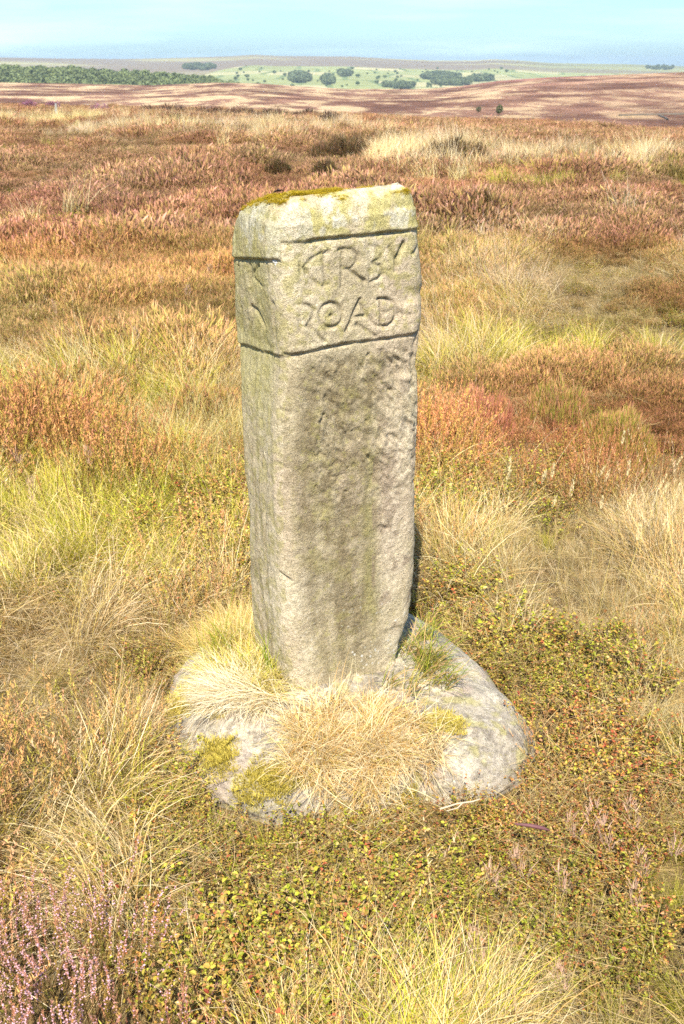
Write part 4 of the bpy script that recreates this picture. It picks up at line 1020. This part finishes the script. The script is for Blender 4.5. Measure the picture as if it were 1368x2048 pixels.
# flowering heather in the near left corner
for k, (x, y, r, n, hr, lb) in enumerate([(-.50, 1.36, .12, 95, (.20, .32), 'lilac flowering heather in the bottom left corner, tallest spikes'), (-.68, 1.44, .09, 50, (.16, .26), 'lilac flowering heather at the left border, behind the tallest clump'), (-.33, 1.20, .11, 85, (.12, .21), 'low rusty pink heather at the bottom, right of the lilac clump'), (-.56, 1.15, .12, 90, (.16, .27), 'lilac and green heather nearest the camera in the bottom left corner')]):
    rg = np.random.default_rng(540 + k)
    parts, fl = heather_parts(rg, n, r, hr, .4, 90, .0062, [(.20, .22, .04), (.14, .16, .03)], [(.62, .32, .20), (.66, .37, .28), (.50, .34, .12)], nw=.0021, flowers=14 if k != 2 else 4, fcol=(.78, .52, .56))
    t = empty('flowering_heather', (x, y, float(ground_z(x, y)))); tag(t, lb, 'heather')
    V_, F_, C_ = merge(parts); tag(link('sprigs', mesh_np('sprigs', V_, F_, C_, False, M_VEG1), t), kind='stuff')
    tag(link('flowers', mesh_np('flowers', fl[0], fl[1], fl[2], False, M_VEG1), t), kind='stuff')

# tall stalks with ripe seed heads
def stalk_mesh(rg, L_, lean, hl, hw, cs, ch, loose):
    v, f, c, ctr = blades(rg, 1, 0, (L_, L_), .0024, (.02, .1), (lean, lean), 8, cs, cs, 0, origins=np.zeros((1, 3)), az=np.zeros(1))
    v2, f2, c2, _ = blades(rg, 1, 0, (L_, L_), .0024, (.02, .1), (lean, lean), 8, cs, cs, 0, origins=np.zeros((1, 3)), az=np.zeros(1))
    m = 46; tip = ctr[0, -1]; dr = ctr[0, -1] - ctr[0, -2]; dr /= np.linalg.norm(dr)
    s = rg.uniform(0, 1, m); o = tip + dr * ((s - .15) * hl)[:, None]
    w_ = np.sin(np.pi * (s * .85 + .1)) * hw
    a = rg.uniform(0, 6.28, m); o = o + np.stack([np.cos(a), np.sin(a), 0 * a], -1) * (w_ * .4)[:, None]
    v3, f3, c3, _ = blades(rg, m, 0, (.008, .015) if not loose else (.014, .030), .0028 if not loose else .002, (.05, .45 if not loose else .9), (-.2, .2), 2, np.array(ch) * .85, ch, .2, origins=o, az=a)
    return merge([(v, f, c)]), merge([(v3, f3, c3)])
sources = {}
for k in range(8):
    rg = np.random.default_rng(560 + k); loose = k >= 5
    st, hd = stalk_mesh(rg, rg.uniform(.26, .42), rg.uniform(.05, .5), rg.uniform(.05, .08), .012 if not loose else .03, (.60, .50, .2) if not loose else (.5, .4, .16), (.92, .78, .46) if not loose else (.62, .42, .30), loose)
    sources[k] = (mesh_np('stem', *st, False, M_VEG1), mesh_np('seed_head', *hd, False, M_VEG1))
def stalk(k, x, y, az, sc, label, group):
    t = empty('grass_stalk', (x, y, float(ground_z(x, y))), az); t.scale = (sc, sc, sc); tag(t, label, 'grass stalk', group)
    link('stem', sources[k][0], t); link('seed_head', sources[k][1], t)
rg = np.random.default_rng(580)
for px, py in [(985, 945), (1012, 930), (1060, 955), (1096, 940), (1158, 945), (1186, 960), (1196, 1000), (1236, 880), (1248, 935), (1278, 990), (1310, 1010), (1340, 1000), (1130, 985), (1222, 1030), (1080, 1010), (1300, 945), (1335, 900), (1265, 1060)]:
    k = int(rg.integers(0, 5)); sc = rg.uniform(.8, 1.05)
    a, b, c = ray(px, py); t_ = (.36 * sc - EYE) / c
    stalk(k, a * t_, b * t_, rg.uniform(-.9, .9), sc, 'pale stalk with a narrow cream seed head in the grass right of the stone', 'cream seed heads right of the stone')
for px, py in [(1180, 1690), (1240, 1720), (1340, 1700), (1350, 1780), (1290, 1820), (1210, 1800), (1150, 1850), (1320, 1640), (1070, 1800), (1010, 1900), (1180, 1930), (1330, 1900)]:
    k = int(rg.integers(5, 8)); a, b, c = ray(px, py); t_ = (.33 - EYE) / c
    if a * t_ ** 0 is None: continue
    stalk(k, a * t_, b * t_, rg.uniform(1.5, 4.4), rg.uniform(.85, 1.05), 'stalk with a loose pinkish brown flower head leaning over the lower right corner', 'loose brown grass flowers at lower right')
for px, py in [(120, 60 + 560), (345, 570), (375, 600), (430, 560), (300, 690), (60, 1000), (180, 905), (70, 940)]:
    k = int(rg.integers(5, 8)); a, b, c = ray(px, py); t_ = (.36 - EYE) / c
    stalk(k, a * t_, b * t_, rg.uniform(0, 6), 1.05, 'thin straw stalk with a loose seed head in the grass left of the stone', 'loose seed heads left of the stone')

# bleached dead stalk and a purple blade lying in front of the boulder
def tube(name, pts, r, col, mat=M_VEG1, seg=7, parent=None):
    pts = np.array(pts, float); n = len(pts); rr_ = np.broadcast_to(r, (n,)); v = []
    for i in range(n):
        d = pts[min(i + 1, n - 1)] - pts[max(i - 1, 0)]; d /= np.linalg.norm(d)
        s = np.cross(d, (0.1, .2, 1)); s /= np.linalg.norm(s); u = np.cross(s, d)
        for j in range(seg):
            a = j / seg * 6.2832; v.append(pts[i] + (s * math.cos(a) + u * math.sin(a)) * rr_[i])
    f = [(i * seg + j, i * seg + (j + 1) % seg, (i + 1) * seg + (j + 1) % seg, (i + 1) * seg + j) for i in range(n - 1) for j in range(seg)]
    return link(name, mesh_np(name, np.array(v), np.array(f), np.ones((len(v), 3)) * np.array(col), True, mat), parent)
def lay(pxs, z): return [(*at_z(px, py, zz), zz) for (px, py), zz in zip(pxs, z)]
t = tube('dead_stalk', lay([(880, 1618), (915, 1607), (945, 1603), (960, 1598)], [.17, .175, .18, .185]), [.0024, .002, .002, .001], (.60, .50, .36))
tube('twig', lay([(893, 1622), (915, 1616), (925, 1606)], [.165, .17, .176]), [.001, .0015, .002], (.60, .50, .36), parent=t)
tag(t, 'short bleached forked twig lying on the leaves in front of the boulder', 'twig')
t = tube('withered_leaf_blade', lay([(1030, 1648), (1060, 1651), (1085, 1656), (1100, 1661)], [.165, .17, .165, .155]), [.002, .0045, .0045, .001], (.20, .10, .10)); tag(t, 'dark purple withered grass blade lying on the leaves below the right end of the boulder', 'leaf')
# dark curled leaf on the top of the stone
rg = np.random.default_rng(590); (cx, cy, cz), _ = on_stone(553, 386)
v, q, t3, c = leaf_mesh(rg, np.array([[cx - .01, cy, cz + .004], [cx, cy + .004, cz + .004], [cx + .006, cy, cz + .006]]), np.array([[.9, .2, .3], [.8, -.3, .5], [-.5, .4, .6]]), np.array([[0, 0, 1.0]] * 3), np.array([.02, .016, .014]), np.array([.009, .007, .006]), np.array([.4, .4, .4]), np.array([[.06, .035, .03]] * 3))
tag(link('dry_leaf', mesh_np('dry_leaf', v, [q, t3], c, False, M_VEG1)), 'tiny dark curled dry leaf lying on the mossy top of the stone', 'leaf')

# pale rocks in the heather
def rock(px, py, wpx, label, seed, hp=.6):
    rg = np.random.default_rng(seed); x, y, z, D = hit(px, py, ground_z, 1, 200); r = wpx * D / FPX / 2
    na, nb_ = 22, 12; A, B = np.meshgrid(np.linspace(0, 2 * np.pi, na, endpoint=False), np.linspace(-.4, np.pi / 2, nb_), indexing='ij')
    X, Y, Z = np.cos(A) * np.cos(B), np.sin(A) * np.cos(B), np.sin(B); k = 1 + .35 * fbm(X * 1.5 + seed, Y * 1.5, Z * 1.5, 3, seed)
    k = k * r / np.maximum.reduce([abs(X), abs(Y), abs(Z)]) ** .35
    v = np.stack([X * k, Y * k * .8, Z * k * hp], -1).transpose(1, 0, 2); i = np.arange(nb_ - 1)[:, None] * na; j = np.arange(na)[None]; j2 = (j + 1) % na
    q = np.stack([i + j, i + j2, i + j2 + na, i + j + na], -1).reshape(-1, 4)
    o = link('moorland_rock', mesh_np('moorland_rock', v.reshape(-1, 3), q, np.ones((v.size // 3, 3)) * np.array([.50, .45, .42]), True, M_ROCK, {'lichen': np.full(v.size // 3, .5), 'algae': np.full(v.size // 3, .2)}))
    o.location = (x, y, z + r * .9); tag(o, label, 'rock')
rock(105, 314, 14, 'small pale grey rock half sunk in brown heather at the far left', 601)
rock(455, 337, 10, 'small pale rock in the heather left of the stone top', 602)
rock(1044, 286, 12, 'small brownish rock in front of the pale grass band right of the stone', 603)
rock(398, 256, 9, 'tiny pinkish rock in the pale grass beyond the stone, left', 604)

# grey marker post far left
x, y, z, D = hit(114, 240, ground_z, 5, 200)
p = tube('marker_post', [(x, y, z - .1), (x + .01, y, z + .25), (x + .02, y, z + .55)], [.05, .05, .035], (.42, .42, .38), seg=8); tag(p, 'short weathered grey post standing in the pale grass far left', 'post')

# small trees on the far slope, field trees, woods
def crown_mesh(rg, r, h, z0, n, s, col, cone=False):
    u = rg.uniform(0, 6.283, n); w_ = rg.uniform(-1, 1, n); q = np.sqrt(1 - w_ ** 2); rad = rg.uniform(.55, 1, n) ** .5
    k = 1 + .35 * fbm(np.cos(u) * 2, np.sin(u) * 2, w_ * 2, 2, int(r * 100))
    if cone: hh_ = (w_ + 1) / 2; P = np.stack([np.cos(u) * r * (1 - hh_) * rad, np.sin(u) * r * (1 - hh_) * rad, z0 + hh_ * h], -1)
    else: P = np.stack([np.cos(u) * q * r * rad * k, np.sin(u) * q * r * rad * k, z0 + h / 2 + w_ * h / 2 * rad * k], -1)
    d = rg.normal(0, 1, (n, 3)); d /= np.linalg.norm(d, axis=1, keepdims=True); e = np.cross(d, rg.normal(0, 1, (n, 3))); e /= np.linalg.norm(e, axis=1, keepdims=True)
    ss = s * rg.uniform(.6, 1.3, (n, 1)); v = np.stack([P - d * ss - e * ss * .7, P + d * ss - e * ss * .6, P + d * ss * .8 + e * ss * .7, P - d * ss * .7 + e * ss], 1).reshape(-1, 3)
    f = np.arange(n * 4).reshape(n, 4); c = np.repeat(np.array(col) * rg.uniform(.7, 1.35, (n, 1)), 4, 0)
    return v, f, c
M_TREE = veg_mat('tree_leaves', .2, instanced=True, rough=.8, sat=1.0)
for k, (px, py, hpx, lb) in enumerate([(957, 226, 11, 'small scrubby tree on the far slope, the left one of two'), (998, 231, 18, 'small dark pine on the far slope, the right one of two')]):
    x, y, z, D = hit(px, py, midf, 150, 1100); hh = hpx * D / FPX; rg = np.random.default_rng(620 + k)
    t = empty('small_tree', (x, y, z)); tag(t, lb, 'tree')
    v, f, c = crown_mesh(rg, hh * (.46, .33)[k], hh * .85, hh * .15, 260, hh * .06, (.09, .11, .05)); link('crown', mesh_np('crown', v, f, c, False, M_VEG1), t)
    tube('trunk', [(0, 0, -.2), (0, 0, hh * .4), (.05, 0, hh * .8)], [hh * .035, hh * .028, hh * .01], (.10, .07, .05), parent=t)
for s_ in range(3):
    rg = np.random.default_rng(630 + s_); v, f, c = crown_mesh(rg, 5.5, 8, 1.2, 150, 1.3, (.13, .16, .07))
    tv = []; proto('far_tree', mesh_np('far_tree', v, f, c, False, M_TREE))
# wooded hill at the left
wood_crest = crest_fn([(-900, 128), (-300, 130), (0, 134), (130, 136), (250, 142), (350, 149), (420, 156), (468, 166), (540, 185), (700, 220)])
def wood_z(X, Y, D, A):
    t = sstep(1250, 1900, D)
    return -95 + (EYE - 1900 * wood_crest(A) - 9 + 95) * t - np.maximum(D - 1900, 0) * .15
wf = lambda x, y: wood_z(x, y, np.hypot(x, y), np.arctan2(x, y))
wh = polar_sheet('wooded_hill', np.linspace(1150, 2300, 80), np.linspace(-.75, -.02, 120), wood_z, col_mat('woodland_floor', .05), lambda X, Y, D, A: np.ones(X.shape + (3,)) * np.array([.07, .09, .04])); tag(wh, kind='structure')
rg = np.random.default_rng(640); n = 5200; D = np.sqrt(rg.uniform(1250 ** 2, 1960 ** 2, n)); A = rg.uniform(-.6, -.085, n); x, y = D * np.sin(A), D * np.cos(A)
scatter('far_wood', 'far_tree', np.stack([x, y, wf(x, y)], -1), rg.uniform(0, 6.28, n), rg.uniform(.8, 1.35, n), np.repeat(rg.uniform(.8, 1.3, (n, 1)), 3, 1) * np.array([1.15, 1.12, .95]), .05, 'broadleaved wood covering the low hill at the far left', 'wood')
pts = []
for cx, cy, rx, ry, m in [(400, 137, 32, 4, 150), (600, 158, 22, 9, 130), (882, 156, 38, 5, 230), (960, 160, 22, 4, 90), (690, 150, 14, 4, 40), (1320, 138, 30, 2, 40), (655, 163, 12, 8, 40), (905, 168, 40, 4, 90), (800, 175, 30, 3, 50)]:
    for _ in range(m):
        a = rg.uniform(0, 6.28); q = math.sqrt(rg.uniform(0, 1)); x, y, z, D = hit(cx + rx * q * math.cos(a), cy + ry * q * math.sin(a), farf, 2300, 7000, 1200)
        if D > 2310: pts.append((x, y, z))
pts = np.array(pts)
scatter('valley_woods', 'far_tree', pts, rg.uniform(0, 6.28, len(pts)), rg.uniform(1.2, 2.0, len(pts)), np.repeat(rg.uniform(.8, 1.2, (len(pts), 1)), 3, 1), .05, 'small woods between the far green fields', 'wood')
# hedgerow and field trees: single, tiny in the picture
v, f, c = crown_mesh(np.random.default_rng(650), 6, 10, 2, 130, 1.3, (.11, .15, .055)); tm = mesh_np('field_tree', v, f, c, False, M_VEG1)
for k in range(90):
    px = rg.uniform(470, 1040); py = rg.uniform(138, 176)
    x, y, z, D = hit(px, py, farf, 2300, 6500, 1200)
    if D < 2310: continue
    o = link('field_tree', tm); o.location = (x, y, z); s_ = rg.uniform(.45, 1.1); o.scale = (s_ * rg.uniform(.9, 1.6), s_, s_); o.rotation_euler = (0, 0, rg.uniform(0, 6))
    tag(o, 'single round tree or hedge clump dotting the green fields across the valley', 'tree', 'trees in the far fields')

# dry stone walls on the slope at the right
def wall(pxs, hgt, label):
    P = []
    for (p0, p1) in zip(pxs[:-1], pxs[1:]):
        for t in np.linspace(0, 1, 14, endpoint=False):
            x, y, z, D = hit(p0[0] + (p1[0] - p0[0]) * t, p0[1] + (p1[1] - p0[1]) * t, midf, 150, 1200); P.append((x, y, z))
    P = np.array(P); rg = np.random.default_rng(len(P)); v = []; n = len(P)
    for i in range(n):
        d = P[min(i + 1, n - 1)] - P[max(i - 1, 0)]; d[2] = 0; d /= np.linalg.norm(d); s = np.array([d[1], -d[0], 0]); h = hgt * rg.uniform(.85, 1.1)
        for a, b in ((-.30, -.4), (-.28, h * .5), (-.2, h), (.2, h * rg.uniform(.8, 1.1)), (.28, h * .5), (.30, -.4)): v.append(P[i] + s * a + np.array([0, 0, b]))
    f = [(i * 6 + j, i * 6 + j + 1, (i + 1) * 6 + j + 1, (i + 1) * 6 + j) for i in range(n - 1) for j in range(5)]
    o = link('dry_stone_wall', mesh_np('dry_stone_wall', np.array(v), np.array(f), np.ones((len(v), 3)) * np.array([.20, .17, .13]), False, M_VEG1)); tag(o, label, 'wall')
wall([(1238, 232), (1300, 230), (1368, 229), (1480, 226)], 0.5, 'dry stone wall running level along the far slope at the right border')
wall([(1318, 232), (1328, 236), (1336, 241)], 0.55, 'short dark dry stone wall running downhill at the right')
#@@HAZE
def haze():
    me = bpy.data.meshes.new('haze')
    x0, x1, y0, y1, z0, z1 = -15500, 15500, -15500, 15500, -1400, 26
    v = [(x, y, z) for z in (z0, z1) for y in (y0, y1) for x in (x0, x1)]
    me.from_pydata(v, [], [(0, 2, 3, 1), (4, 5, 7, 6), (0, 1, 5, 4), (2, 6, 7, 3), (0, 4, 6, 2), (1, 3, 7, 5)])
    m, N, L = new_mat('air'); p = N.new('ShaderNodeVolumePrincipled'); p.inputs['Color'].default_value = (.78, .94, 1, 1); p.inputs['Density'].default_value = .00007; p.inputs['Anisotropy'].default_value = .2
    m.cycles.volume_sampling = 'DISTANCE'; o = N.new('ShaderNodeOutputMaterial'); L(p.outputs[0], o.inputs['Volume']); me.materials.append(m)
    tag(link('haze', me), kind='stuff')
haze()
